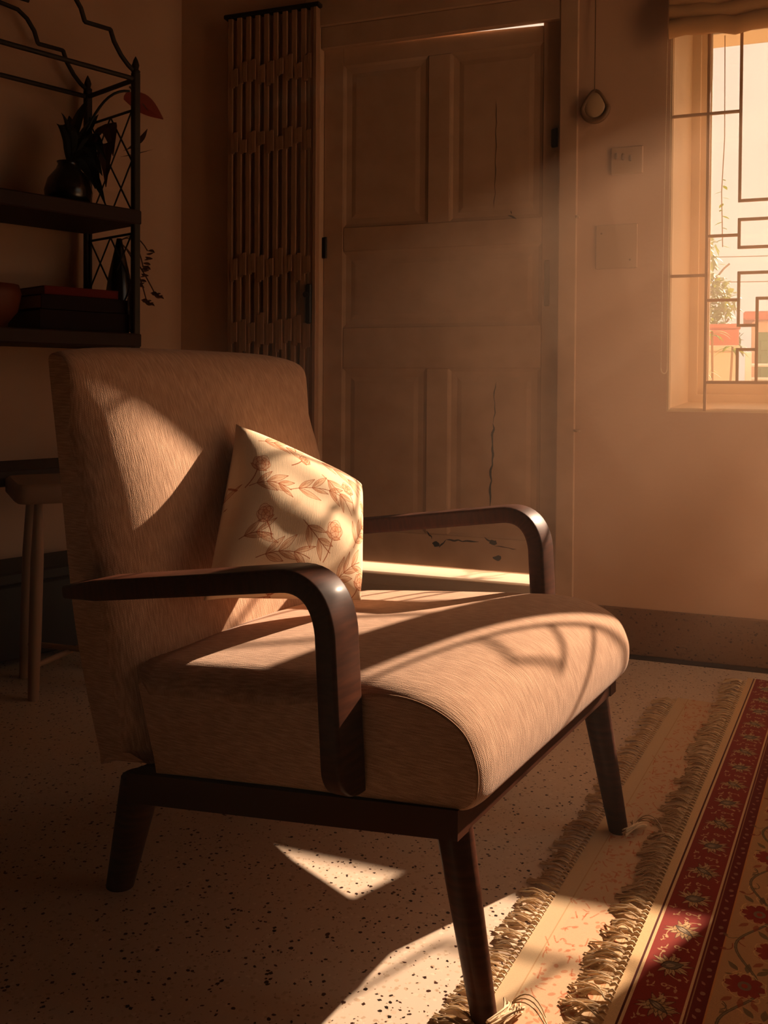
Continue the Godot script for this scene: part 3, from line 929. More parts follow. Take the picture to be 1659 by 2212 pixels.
func cushion() -> void:
	# corners in chair axes (u, h, -w)
	var c := [Vector3(-0.668, 0.775, 0.015), Vector3(-0.525, 0.643, -0.222), Vector3(-0.420, 0.446, -0.052), Vector3(-0.545, 0.490, 0.250)]
	var n := 36
	var ex: Vector3 = ((c[1] - c[0]) + (c[2] - c[3])).normalized()
	var ey: Vector3 = ((c[3] - c[0]) + (c[2] - c[1])).normalized()
	var nz := ey.cross(ex).normalized()
	if nz.x < 0: nz = -nz
	var st := st_new()
	for side in [1, -1]:
		var g := []
		for j in n + 1:
			var row := []
			for i in n + 1:
				var a := i / float(n)
				var b := j / float(n)
				var x := 2 * a - 1
				var y := 2 * b - 1
				# hollow the sides between the corners
				var sx := x * (1 - 0.055 * (1 - y * y) * x * x)
				var sy := y * (1 - 0.055 * (1 - x * x) * y * y)
				var p: Vector3 = c[0].lerp(c[1], (sx + 1) / 2).lerp(c[3].lerp(c[2], (sx + 1) / 2), (sy + 1) / 2)
				var puff := pow(maxf(0, (1 - x * x) * (1 - y * y)), 0.44) * 0.074
				puff += 0.004 * sin(5 * x + 3 * y) * (1 - x * x) * (1 - y * y) + 0.003 * sin(9 * y - 4 * x) * (1 - x * x) * (1 - y * y)
				row.append(p + nz * puff * side)
			g.append(row)
		for j in n:
			for i in n:
				var uv := []
				for q in [[i, j], [i + 1, j], [i + 1, j + 1], [i, j + 1]]: uv.append(Vector2(q[0] / float(n), q[1] / float(n)))
				if side > 0: quad(st, g[j][i], g[j][i + 1], g[j + 1][i + 1], g[j + 1][i], 1, uv[0], uv[1], uv[2], uv[3])
				else: quad(st, g[j + 1][i], g[j + 1][i + 1], g[j][i + 1], g[j][i], 1, uv[3], uv[2], uv[1], uv[0])
	var im := blank(768, 768, Color(0.93, 0.82, 0.69))
	for k in 26: ell(im, Vector2(rng.randf() * 768, rng.randf() * 768), rng.randf_range(20, 50), rng.randf_range(15, 40), rng.randf() * PI, Color(0.92, 0.77, 0.62), 0.25)
	# sprays: stem and the long leaves along it
	for q in [[Vector2(250, 330), Vector2(420, 240), Vector2(560, 310), 3], [Vector2(420, 190), Vector2(520, 280), Vector2(610, 370), 2], [Vector2(60, 330), Vector2(160, 290), Vector2(260, 330), 3], [Vector2(90, 90), Vector2(200, 60), Vector2(300, 110), 3], [Vector2(400, 60), Vector2(560, 80), Vector2(700, 180), 3], [Vector2(640, 540), Vector2(690, 420), Vector2(740, 330), 3], [Vector2(150, 640), Vector2(280, 590), Vector2(400, 640), 3], [Vector2(330, 470), Vector2(420, 560), Vector2(500, 600), 2], [Vector2(560, 740), Vector2(620, 640), Vector2(700, 600), 3], [Vector2(60, 560), Vector2(120, 520), Vector2(200, 540), 2]]:
		spray(im, q[0], q[1], q[2], q[3])
	for q in [[Vector2(575, 215), 46.0, -0.3], [Vector2(500, 490), 56.0, 0.2], [Vector2(105, 215), 48.0, 0.5], [Vector2(150, 450), 44.0, -0.4], [Vector2(290, 720), 50.0, 0.1], [Vector2(725, 690), 48.0, 0.3], [Vector2(330, 130), 36.0, 0.9], [Vector2(720, 250), 40.0, -0.6]]:
		peony(im, q[0], q[1], q[2])
	var m := mat(Color.WHITE, 0.9, {"tex": tex(im), "bump": M.fabric.normal_texture, "bump_scale": 0.25, "spec": 0.15, "back": Color(0.08, 0.06, 0.04)})
	var o := put("cushion", done(st), m, self, CHAIR)
	tag(o, "cream square cushion printed with rust flowers leaning in the armchair", "cushion")

# ---------------------------------------------------------------- rugs
func fringe(x0: float, x1: float, e: float, base: float, length: float, mess: float, step: float, strands: int) -> ArrayMesh:
	var st := st_new()
	var x := x0
	while x < x1:
		var lean := rng.randf_range(-0.35, 0.35) * mess + 0.10
		var len := length * rng.randf_range(0.65, 1.15)
		var lift := rng.randf_range(0.003, 0.009)
		# the knot
		tube(st, [Vector3(x, base + 0.002, e + 0.001), Vector3(x + 0.0005, base + 0.004, e - 0.004), Vector3(x + lean * 0.008, base + 0.0025, e - 0.009)], [0.0012, 0.0026, 0.0014], 5)
		for k in strands:
			var a := rng.randf_range(-1, 1)
			var pts := []
			var bend := rng.randf_range(-1, 1) * mess
			var n := 7
			for i in n + 1:
				var f := i / float(n)
				var px := x + lean * 0.008 + lean * len * f + a * 0.0034 * f * (1 + mess) + bend * 0.014 * f * f + 0.0016 * sin(f * 7 + k * 2.1)
				var ez := e - 0.008 - len * f * (1 - 0.12 * absf(bend))
				var y := base + 0.0015 + lift * sin(PI * minf(f * 1.15, 1.0)) * (0.4 + 0.6 * absf(a)) - (base - 0.0012) * f * f * (1.0 if base < 0.02 else 0.0) * 0.6
				pts.append(Vector3(px, maxf(y, 0.0012), ez))
			tube(st, pts, 0.00105, 4, false)
		x += step * rng.randf_range(0.8, 1.2)
	return done(st)

func rug_sheet(x0: float, x1: float, z0: float, z1: float, top: float, thick: float, tile: Vector2, ripple: float) -> ArrayMesh:
	var st := st_new()
	var nx := int((x1 - x0) / 0.02)
	var nz := int((z1 - z0) / 0.02)
	var f := func(i: int, j: int) -> Vector3:
		var x := x0 + (x1 - x0) * i / nx
		var z := z0 + (z1 - z0) * j / nz
		var y := top + ripple * (0.5 + 0.5 * sin(x * 9 + z * 14)) * sin(PI * clampf(j / float(nz), 0.02, 1.0)) 
		return Vector3(x, y, z)
	for i in nx:
		for j in nz:
			var p := [f.call(i, j), f.call(i + 1, j), f.call(i + 1, j + 1), f.call(i, j + 1)]
			var uv := []
			for v in p: uv.append(Vector2((v.x - x0) / tile.x, (v.z - z0) / tile.y))
			quad(st, p[0], p[1], p[2], p[3], 1, uv[0], uv[1], uv[2], uv[3])
	# hem all round
	var down := Vector3(0, thick, 0)
	for i in nx:
		for j in [0, nz]:
			var a: Vector3 = f.call(i, j)
			var b: Vector3 = f.call(i + 1, j)
			var ua := Vector2((a.x - x0) / tile.x, 0.004)
			quad(st, a, a - down, b - down, b, -1, ua, ua, ua, ua)
	for j in nz:
		for i in [0, nx]:
			var a: Vector3 = f.call(i, j)
			var b: Vector3 = f.call(i, j + 1)
			var ua := Vector2(0.5, (a.z - z0) / tile.y)
			quad(st, a, a - down, b - down, b, -1, ua, ua, ua, ua)
	return done(st)

func palmette(im: Image, c: Vector2, r: float, turn: float, kind: int) -> void:
	var cream := Color(0.74, 0.62, 0.44)
	var grey := Color(0.44, 0.38, 0.31)
	var dark := Color(0.24, 0.15, 0.10)
	var n := 17 if kind == 0 else 13
	for k in n:
		var a := turn - 2.6 + 5.2 * k / (n - 1.0)
		var far: float = r * (0.82 + 0.22 * absf(cos(a - turn)) + (0.10 if k % 2 else -0.08))
		var from := c + Vector2(cos(a), sin(a)) * r * 0.22
		var lp := leaf_poly(from, far - r * 0.22, r * 0.105, a + 0.15 * sin(k * 2.0))
		fill_poly(im, lp, cream.lerp(Color(0.60, 0.44, 0.28), 0.5 if k % 3 == 0 else 0.0), 0.92)
		stroke(im, lp, 1.5, dark, 0.5, true)
	if kind:
		for k in 5:
			var p := c + Vector2(r * (0.5 - 0.25 * k), 0).rotated(turn)
			for sg in [-1, 1]:
				var lp := leaf_poly(p, r * 0.55, r * 0.12, turn + sg * 0.9)
				fill_poly(im, lp, Color(0.66, 0.52, 0.34), 0.9)
				stroke(im, lp, 1.5, dark, 0.6, true)
	var core := leaf_poly(c - Vector2(cos(turn), sin(turn)) * r * 0.5, r * 1.15, r * (0.36 if kind == 0 else 0.2), turn)
	fill_poly(im, core, grey, 0.95)
	stroke(im, core, 2.4, dark, 0.8, true)
	fill_poly(im, leaf_poly(c - Vector2(cos(turn), sin(turn)) * r * 0.28, r * 0.55, r * 0.15, turn), Color(0.64, 0.56, 0.44), 0.9)
	stroke(im, [c - Vector2(cos(turn), sin(turn)) * r * 0.4, c + Vector2(cos(turn), sin(turn)) * r * 0.5], 1.6, dark, 0.7)
	for sg in [-1, 1]:
		var a: float = turn + PI + sg * 0.6
		stroke(im, curve2(c + Vector2(cos(a), sin(a)) * r * 0.4, c + Vector2(cos(a + sg * 0.5), sin(a + sg * 0.5)) * r * 0.95, c + Vector2(cos(a + sg), sin(a + sg)) * r * 1.2, 8), 2.6, cream, 0.85)
		ell(im, c + Vector2(cos(a + sg), sin(a + sg)) * r * 1.18, 4.5, 4.5, 0, cream, 0.9)

func sprig(im: Image, c: Vector2, r: float, turn: float) -> void:
	var cream := Color(0.74, 0.60, 0.42)
	stroke(im, curve2(c, c + Vector2(r, r * 0.4).rotated(turn), c + Vector2(r * 1.6, -r * 0.3).rotated(turn), 8), 2.4, cream, 0.85)
	for k in 3: fill_poly(im, leaf_poly(c + Vector2(r * 0.5 * k, r * 0.15).rotated(turn), r * 0.6, r * 0.13, turn + (0.8 if k % 2 else -0.8)), cream, 0.85)

func rugs() -> void:
	# pale under-rug: texture 0.40 m along by 0.30 m in
	var w := 640
	var h := 480
	var im := blank(w, h, Color(0.79, 0.68, 0.54))
	for y in range(60, 190):
		for x in w: dot(im, x, y, Color(0.81, 0.66, 0.53), 0.5)
	for k in 150:
		var p := Vector2(rng.randf() * w, rng.randf_range(50, 200))
		var red := Color(0.70, 0.33, 0.20)
		match k % 3:
			0: stroke(im, curve2(p, p + Vector2(rng.randf_range(-30, 30), rng.randf_range(-14, 14)), p + Vector2(rng.randf_range(-40, 40), rng.randf_range(-24, 24)), 6), 3.2, red, 0.40)
			1: ell(im, p, rng.randf_range(4, 10), rng.randf_range(3, 7), rng.randf() * PI, red, 0.36)
			2: fill_poly(im, leaf_poly(p, rng.randf_range(12, 26), 4, rng.randf() * TAU), red, 0.32)
	for y in [44, 206, 212]: stroke(im, [Vector2(0, y), Vector2(w, y)], 3.0, Color(0.70, 0.54, 0.38), 0.6)
	for y in h:
		for x in w:
			var v := (0.5 if (x / 2 + y / 3) % 2 == 0 else -0.5) * 0.05 + rng.randf_range(-0.035, 0.035)
			var c := im.get_pixel(x, y)
			im.set_pixel(x, y, Color(c.r * (1 + v), c.g * (1 + v), c.b * (1 + v)))
	var ma := mat(Color.WHITE, 0.95, {"tex": tex(im), "bump": normal_of(im, 1.5), "bump_scale": 0.5, "spec": 0.1})
	var a := thing("cream_rug", RUGS, "cream flatweave rug with faded red motifs under the front chair legs", "rug")
	put("weave", rug_sheet(0.55, 2.64, -0.456, 0.30, 0.005, 0.004, Vector2(0.40, 0.30), 0.003), ma, a)
	var fa := put("fringe", fringe(0.60, 2.62, -0.456, 0.004, 0.046, 0.45, 0.0125, 6), M.thread, a)
	tag(fa, "", "", "", "stuff")

	# red rug: texture 0.40 m along by 0.64 m in
	w = 640
	h = 1024
	var px := 1600.0
	var cream := Color(0.82, 0.68, 0.50)
	var red := Color(0.52, 0.17, 0.125)
	var wine := Color(0.40, 0.12, 0.09)
	var tan := Color(0.69, 0.52, 0.35)
	im = blank(w, h, tan)
	var band := func(e0: float, e1: float, c: Color) -> void:
		im.fill_rect(Rect2i(0, int(e0 * px), w, int(ceil((e1 - e0) * px))), c)
	band.call(0.0, 0.015, cream)
	band.call(0.015, 0.0185, Color(0.32, 0.12, 0.08))
	band.call(0.0185, 0.0225, cream)
	band.call(0.0225, 0.0900, red)
	band.call(0.0900, 0.0940, Color(0.80, 0.66, 0.48))
	band.call(0.0940, 0.0965, wine)
	band.call(0.0965, 0.0985, Color(0.62, 0.46, 0.32))
	band.call(0.0985, 0.1175, wine)
	band.call(0.1175, 0.1195, Color(0.74, 0.50, 0.28))
	# red band: palmettes in turn, sprigs between
	var yc := 0.0565 * px
	for k in 4:
		palmette(im, Vector2(80 + 160 * k, yc), 47, PI / 2 + (0.6 if k % 2 else -0.5), k % 2)
		sprig(im, Vector2(140 + 160 * k, yc - 34), 16, 0.7)
		sprig(im, Vector2(150 + 160 * k, yc + 30), 16, -0.9)
		sprig(im, Vector2(128 + 160 * k, yc - 4), 15, 2.4)
		sprig(im, Vector2(12 + 160 * k, yc - 40), 13, 0.2)
		sprig(im, Vector2(30 + 160 * k, yc + 44), 13, -0.3)
		for q in 5: fill_poly(im, leaf_poly(Vector2(rng.randf_range(120, 200) + 160 * k, yc + rng.randf_range(-44, 44)), 14, 3.5, rng.randf() * TAU), Color(0.72, 0.58, 0.42), 0.85)
		ell(im, Vector2(160 + 160 * k, yc), 7, 7, 0, Color(0.74, 0.60, 0.42), 0.9)
		ell(im, Vector2(160 + 160 * k, yc), 3.5, 3.5, 0, red, 1)
	# narrow wine band: beads and twigs
	for k in 20:
		var p := Vector2(32 * k + 8, 0.108 * px)
		if k % 3 == 0: ell(im, p, 7, 6, 0, Color(0.58, 0.46, 0.35), 0.8)
		else: fill_poly(im, leaf_poly(p, 16, 4, -0.6 if k % 2 else 0.6), Color(0.66, 0.52, 0.40), 0.7)
	# tan field: winding grey stems, red rosettes ringed with cream
	var grey := Color(0.33, 0.28, 0.20)
	for k in 150:
		var p := Vector2(rng.randf() * w, rng.randf_range(0.128, 0.60) * px)
		var q := Vector2(rng.randf_range(14, 30), 0).rotated(rng.randf() * TAU)
		var col: Color = [Color(0.36, 0.30, 0.22), Color(0.52, 0.24, 0.15), Color(0.82, 0.64, 0.42), Color(0.44, 0.34, 0.22)][k % 4]
		stroke(im, curve2(p, p + q + q.orthogonal() * 0.7, p + q * 1.4 - q.orthogonal() * 0.3, 7), 2.8, col, 0.8)
		if k % 2: fill_poly(im, leaf_poly(p + q, 18, 5, q.angle() + 0.8), col, 0.75)
	for row in 3:
		var ry := (0.155 + 0.15 * row) * px
		var pts := []
		for i in 41: pts.append(Vector2(16.0 * i, ry + 34 * sin(TAU * i / 20.0 + row)))
		stroke(im, pts, 7, grey, 0.8)
		stroke(im, pts, 2.5, Color(0.52, 0.44, 0.32), 0.8)
		for k in 4:
			var c := Vector2(80 + 160 * k + 40 * row, ry + (44 if k % 2 else -6) + 10)
			for q in 8:
				var t := TAU * q / 8
				ell(im, c + Vector2(cos(t), sin(t)) * 30, 16, 12, t, red, 0.95)
			ell(im, c, 30, 28, 0, red, 1.0)
			ell(im, c, 17, 15, 0, Color(0.46, 0.38, 0.28), 0.95)
			ell(im, c, 8, 7, 0, Color(0.60, 0.22, 0.14), 1.0)
			var rim := []
			for q in 24: rim.append(c + Vector2(cos(TAU * q / 24), sin(TAU * q / 24)) * (46 + 4 * sin(q * 2.0)))
			stroke(im, rim, 2.6, Color(0.80, 0.64, 0.42), 0.8, true)
			for q in 3:
				fill_poly(im, leaf_poly(c + Vector2(52, -20 + 20 * q), 40, 8, -0.7 + 0.7 * q), Color(0.38, 0.32, 0.22), 0.75)
				fill_poly(im, leaf_poly(c + Vector2(-52, 20 - 20 * q), 34, 7, PI - 0.5 + 0.6 * q), Color(0.55, 0.25, 0.15), 0.7)
				stroke(im, curve2(c + Vector2(-40, 50 + 8 * q), c + Vector2(0, 80), c + Vector2(50, 46 + 8 * q), 8), 2.2, Color(0.45, 0.33, 0.2), 0.7)
	for y in h:
		for x in w:
			var v := (0.5 if (x / 2 + y / 2) % 2 == 0 else -0.5) * 0.10 + rng.randf_range(-0.07, 0.07)
			var c := im.get_pixel(x, y)
			im.set_pixel(x, y, Color(c.r * (1 + v), c.g * (1 + v), c.b * (1 + v)))
	var mb := mat(Color.WHITE, 0.9, {"tex": tex(im), "bump": normal_of(im, 2.0), "bump_scale": 0.6, "spec": 0.15, "rim": 0.15})
	var b := thing("red_rug", RUGS, "red patterned carpet with flower borders lying over the cream rug", "rug")
	put("weave", rug_sheet(0.55, 2.885, -0.304, 1.0, 0.0135, 0.005, Vector2(0.40, 0.64), 0.003), mb, b)
	var fb := put("fringe", fringe(0.60, 2.86, -0.304, 0.012, 0.052, 1.15, 0.0135, 6), M.thread, b)
	tag(fb, "", "", "", "stuff")

	# loose tufts of fringe caught round the two front feet of the chair
	for q in [[Vector3(0.0, 0.0, 0.309), "knotted tuft of rug fringe lying over the nearest chair foot"], [Vector3(0.0, 0.0, -0.309), "knotted tuft of rug fringe lying over the far front chair foot"]]:
		var st := st_new()
		for k in 16:
			var sway := rng.randf_range(-0.8, 0.8)
			var from := Vector3(0.020 + rng.randf_range(-0.004, 0.004), 0.012 + rng.randf_range(0, 0.014), 0.030)
			var to := Vector3(0.030 + 0.02 * sway, 0.006 + rng.randf_range(0, 0.012), -0.036)
			tube(st, bez(from, Vector3(0.034 + rng.randf_range(-0.003, 0.008), 0.022 + rng.randf_range(0, 0.010), 0.0), to, 7), 0.0014, 4)
		for k in 3:
			tube(st, bez(Vector3(0.026, 0.016, -0.03), Vector3(0.05, 0.05 - 0.01 * k, -0.045), Vector3(0.075 + 0.006 * k, 0.012, -0.035 + 0.012 * k), 8), 0.0011, 4)
		var o := put("fringe_tuft", done(st), M.thread, self, CHAIR * Transform3D(Basis.IDENTITY, q[0]))
		tag(o, q[1], "fringe")

# ---------------------------------------------------------------- shelf and what stands on it
func shelf() -> void:
	var t := thing("metal_shelf", SHELF, "dark iron etagere with scrolled crest and lattice sides", "shelf")
	var L := -0.60
	for x in [0.0, L]:
		for z in [0.0, -0.27]:
			var st := st_new()
			box(st, Vector3(x - 0.011, 0.0488, z - 0.011), Vector3(x + 0.011, 1.785, z + 0.011), 0.003)
			put("post", done(st), M.iron, t)
			st = st_new()
			lathe(st, [Vector2(0.012, 0), Vector2(0.014, 0.006), Vector2(0.008, 0.012), Vector2(0.011, 0.024), Vector2(0.007, 0.038), Vector2(0.001, 0.050)], 12)
			put("finial", done(st), M.iron, t, off(x, 1.783, z))
	for lev in [[1.328, 1.372], [0.958, 1.000], [0.567, 0.612]]:
		var st := st_new()
		box(st, Vector3(L - 0.014, lev[0], -0.284), Vector3(0.014, lev[1], 0.014), 0.004)
		put("shelf_board", done(st), M.shelf_top, t)
	for z in [0.0, -0.27]:
		put("rail", tube_mesh([Vector3(L, 1.765, z), Vector3(0, 1.765, z)], 0.0075, 8), M.iron, t)
		# crest: two steps and a hump, mirrored
		for s in [0, 1]:
			var p := [Vector3(0, 1.785, z), Vector3(-0.025, 1.800, z), Vector3(-0.050, 1.824, z), Vector3(-0.074, 1.858, z), Vector3(-0.086, 1.889, z), Vector3(-0.088, 1.890, z), Vector3(-0.168, 1.889, z), Vector3(-0.170, 1.891, z), Vector3(-0.182, 1.924, z), Vector3(-0.205, 1.955, z), Vector3(-0.235, 1.974, z), Vector3(-0.300, 1.980, z)]
			if s:
				for k in p.size(): p[k].x = L - p[k].x
			put("crest", tube_mesh(p, 0.0068, 8), M.iron, t)
		put("crest_cap", tube_mesh([Vector3(-0.20, 2.012, z), Vector3(-0.40, 2.012, z)], 0.008, 8), M.iron, t)
	for x in [0.0, L]:
		put("side_rail", tube_mesh([Vector3(x, 1.765, -0.27), Vector3(x, 1.765, 0)], 0.0075, 8), M.iron, t)
		for part in [[1.0, 1.325], [1.372, 1.76]]:
			var st := st_new()
			var b: float = part[0]
			var e: float = minf(part[1], b + 0.325)
			for z in [-0.255, -0.02]: tube(st, [Vector3(x, b, z), Vector3(x, e, z)], 0.003, 6)
			tube(st, [Vector3(x, e - 0.022, -0.27), Vector3(x, e - 0.022, 0)], 0.004, 6)
			for k in 2:
				var z0 := -0.255 + 0.1175 * k
				for q in 2:
					var y0 := b + (e - 0.022 - b) / 2 * q
					var y1 := y0 + (e - 0.022 - b) / 2
					tube(st, [Vector3(x, y0, z0), Vector3(x, y1, z0 + 0.1175)], 0.0028, 6)
					tube(st, [Vector3(x, y0, z0 + 0.1175), Vector3(x, y1, z0)], 0.0028, 6)
			put("side_lattice", done(st), M.iron, t)

	# plant in a dark pot
	var p := thing("potted_plant", SHELF * off(-0.150, 1.372, -0.125), "dark potted plant with a red bract leaning past the shelf post", "plant")
	var st := st_new()
	lathe(st, [Vector2(0.048, 0), Vector2(0.066, 0.018), Vector2(0.070, 0.05), Vector2(0.060, 0.085), Vector2(0.036, 0.115), Vector2(0.030, 0.13), Vector2(0.034, 0.137), Vector2(0.026, 0.137), Vector2(0.02, 0.12)], 24)
	put("pot", done(st), M.pot, p)
	for l in [
		[Vector3(0, 0.12, 0), Vector3(0.01, 0.28, 0), Vector3(0.05, 0.33, 0.02), 0.022], [Vector3(0, 0.12, 0), Vector3(0.04, 0.26, 0.01), Vector3(0.10, 0.30, 0), 0.026],
		[Vector3(0, 0.12, 0), Vector3(-0.01, 0.22, 0.02), Vector3(-0.055, 0.235, 0.03), 0.012], [Vector3(0, 0.12, 0), Vector3(0.0, 0.24, 0.02), Vector3(-0.04, 0.27, 0.03), 0.008],
		[Vector3(0, 0.12, 0), Vector3(0.05, 0.24, 0.02), Vector3(0.085, 0.10, 0.03), 0.028], [Vector3(0, 0.12, 0), Vector3(0.03, 0.20, 0.04), Vector3(0.06, 0.06, 0.05), 0.026],
		[Vector3(0, 0.12, 0), Vector3(0.06, 0.30, -0.01), Vector3(0.12, 0.20, 0.0), 0.024], [Vector3(0, 0.12, 0), Vector3(0.02, 0.24, -0.03), Vector3(0.03, 0.29, -0.05), 0.026],
		[Vector3(0, 0.12, 0), Vector3(0.05, 0.18, 0.03), Vector3(0.10, 0.02, 0.04), 0.020], [Vector3(0, 0.12, 0), Vector3(0.03, 0.25, 0.02), Vector3(0.07, 0.22, 0.05), 0.024]]:
		st = st_new()
		var pts := bez(l[0], l[1], l[2], 9)
		var ws := []
		for k in 10: ws.append(l[3] * sin(PI * clampf(k / 9.0, 0.04, 0.985)))
		blade(st, pts, ws, Vector3(0.45, 0.25, 0.85).normalized())
		put("leaf", done(st), M.leaf_dark, p)
	for k in 14:
		st = st_new()
		var a := rng.randf_range(0, TAU)
		var reach := rng.randf_range(0.03, 0.08)
		var pts := bez(Vector3(0.01, 0.125, 0.0), Vector3(0.035 + cos(a) * reach * 0.5, rng.randf_range(0.20, 0.28), sin(a) * reach * 0.5), Vector3(0.05 + cos(a) * reach, rng.randf_range(0.10, 0.26), sin(a) * reach), 8)
		var ws := []
		for q in 9: ws.append(rng.randf_range(0.016, 0.024) * sin(PI * clampf(q / 8.0, 0.04, 0.985)))
		blade(st, pts, ws, Vector3(0.6, 0.2, 0.75).normalized())
		put("leaf", done(st), M.leaf_dark, p)
	for l in [[Vector3(0.08, 0.20, 0.0), Vector3(0.14, 0.36, 0.0), Vector3(0.145, 0.18, 0.01), 0.030], [Vector3(0.10, 0.16, 0.0), Vector3(0.13, 0.30, 0.0), Vector3(0.12, 0.08, 0.01), 0.026], [Vector3(0.175, 0.20, 0.02), Vector3(0.215, 0.22, 0.02), Vector3(0.262, 0.285, 0.02), 0.020], [Vector3(0.165, 0.18, 0.02), Vector3(0.22, 0.20, 0.02), Vector3(0.285, 0.225, 0.02), 0.010]]:
		st = st_new()
		var pts := bez(l[0], l[1], l[2], 9)
		var ws := []
		for k in 10: ws.append(l[3] * sin(PI * clampf(k / 9.0, 0.04, 0.985)))
		blade(st, pts, ws, Vector3(0.6, 0.3, 0.6).normalized())
		var o := put("leaf", done(st), M.leaf_brown, p)
		tag(o, "withered brown leaf")
	put("stem", tube_mesh(bez(Vector3(0.02, 0.12, 0), Vector3(0.08, 0.38, 0.02), Vector3(0.19, 0.385, 0.03), 12), 0.004, 7), M.leaf_dark, p)
	put("stem", tube_mesh(bez(Vector3(0.19, 0.40, 0.03), Vector3(0.23, 0.37, 0.03), Vector3(0.262, 0.33, 0.03), 8), 0.003, 7), M.leaf_brown, p)
	st = st_new()
	var bp := bez(Vector3(0.170, 0.366, 0.03), Vector3(0.235, 0.362, 0.03), Vector3(0.315, 0.325, 0.03), 10)
	var bw := []
	for k in 11: bw.append(0.030 * sin(PI * clampf(0.12 + k / 11.5, 0.05, 0.985)))
	blade(st, bp, bw, Vector3(0.25, 0.95, 0.2).normalized(), 0.5)
	put("bract", done(st), M.bract, p)

	# lower shelf: stacked books, an orange bowl, a dark vase
	var y := 1.0005
	for b in [["dark_book", M.dark_book, 0.290, 0.058, 0.200, "thick dark bound book lowest in the shelf stack", 0.0], ["dark_book", M.dark_book, 0.285, 0.042, 0.195, "dark bound book under the red book on the shelf", 0.02], ["red_book", M.red_book, 0.235, 0.026, 0.170, "worn red book lying on top of the shelf stack", -0.04]]:
		var k := thing(b[0], SHELF * off(-0.150, y, -0.125, b[6]), b[5], "book", "books stacked on the shelf")
		var x: float = b[2] / 2
		var z: float = b[4] / 2
		var hh: float = b[3]
		var cs := st_new()
		box(cs, Vector3(-x, 0, -z), Vector3(x, 0.003, z), 0.001)
		box(cs, Vector3(-x, hh - 0.003, -z), Vector3(x, hh, z), 0.001)
		box(cs, Vector3(-x, 0, z - 0.004), Vector3(x, hh, z), 0.0015)
		put("cover", done(cs), b[1], k)
		put("pages", box_mesh(Vector3(-x + 0.004, 0.003, -z + 0.004), Vector3(x - 0.004, hh - 0.003, z - 0.004), 0.001), M.pages, k)
		y += hh + 0.0005
	var bo := thing("orange_bowl", SHELF * off(-0.395, 1.0, -0.12), "dull orange round bowl left of the stacked books", "bowl")
	st = st_new()
	lathe(st, [Vector2(0.035, 0), Vector2(0.04, 0.006), Vector2(0.075, 0.05), Vector2(0.085, 0.10), Vector2(0.078, 0.125), Vector2(0.072, 0.125), Vector2(0.078, 0.10), Vector2(0.065, 0.05), Vector2(0.03, 0.012)], 28)
	put("body", done(st), M.orange, bo)
	var v := thing("dark_vase", SHELF * off(0.020, 1.0, -0.120), "dark drop-shaped vase with dried sprigs at the shelf end", "vase")
	st = st_new()
	lathe(st, [Vector2(0.022, 0), Vector2(0.034, 0.01), Vector2(0.044, 0.07), Vector2(0.043, 0.12), Vector2(0.032, 0.19), Vector2(0.014, 0.27), Vector2(0.008, 0.30), Vector2(0.005, 0.30)], 20)
	put("body", done(st), M.pot, v)
	for q in [[Vector3(0.09, 0.27, 0.02), 1.0], [Vector3(0.075, 0.215, 0.02), 0.8], [Vector3(0.125, 0.125, 0.02), 1.0], [Vector3(0.09, 0.10, 0.02), 0.9]]:
		st = st_new()
		tube(st, bez(Vector3(0.0, 0.29, 0), Vector3(0.05, 0.34 if q[0].y > 0.2 else 0.26, 0.01), q[0], 8), 0.002, 6)
		for k in 7:
			var c: Vector3 = q[0] + Vector3(-0.004 * k, -0.010 * k * (1 if q[0].y > 0.2 else -0.2), 0)
			blade(st, bez(c, c + Vector3(0.014, 0.008 - 0.006 * (k % 3), 0.004), c + Vector3(0.026, -0.004 + 0.01 * (k % 2), 0.002), 4), [0.001, 0.005, 0.006, 0.004, 0.0005], Vector3(0, 0.6, 0.8))
		put("sprig", done(st), M.leaf_brown, v)

func stool() -> void:
	var c := Vector3(-0.888, 0, -2.66)
	var turn := 0.468
	var t := thing("wooden_stool", Transform3D(Basis(Vector3.UP, turn), c), "pale wooden stool with four round legs behind the armchair", "stool")
	var st := st_new()
	var rings := []
	for l in [[0.530, -0.010], [0.538, 0.0], [0.574, 0.0], [0.582, -0.010]]:
		rings.append(round_rect(Vector3(0, l[0], 0), Vector3(0, 0, 1), Vector3(1, 0, 0), 0.155 + l[1], 0.155 + l[1], 0.03))
	loft(st, rings)
	put("seat", done(st), M.pale_wood, t)
	for sx in [-1, 1]:
		for sz in [-1, 1]:
			var a := Vector3(sx * 0.090, 0.535, sz * 0.092)
			var b := Vector3(sx * 0.1065, 0, sz * 0.1065)
			put("leg", tube_mesh([a, a.lerp(b, 0.3), a.lerp(b, 0.7), b], [0.011, 0.017, 0.017, 0.014], 14), M.pale_wood, t)
	for s in [-1, 1]:
		put("stretcher", tube_mesh([Vector3(-0.104, 0.09, s * 0.104), Vector3(0.104, 0.09, -s * 0.104)] if s > 0 else [Vector3(-0.104, 0.10, -0.104), Vector3(0.104, 0.10, 0.104)], 0.008, 10), M.pale_wood, t)
	var tr := thing("dark_chest", SHELF * off(-0.31, 0.0488, -0.145), "low dark chest on the floor under the metal shelf", "chest")
	put("body", box_mesh(Vector3(-0.275, 0.025, -0.105), Vector3(0.275, 0.235, 0.105), 0.006), M.trunk, tr)
	put("lid", box_mesh(Vector3(-0.28, 0.237, -0.11), Vector3(0.28, 0.272, 0.11), 0.006), M.trunk, tr)
	for x in [-0.24, 0.24]:
		for z in [-0.08, 0.08]: put("foot", box_mesh(Vector3(x - 0.03, 0, z - 0.02), Vector3(x + 0.03, 0.025, z + 0.02), 0.004), M.trunk, tr)

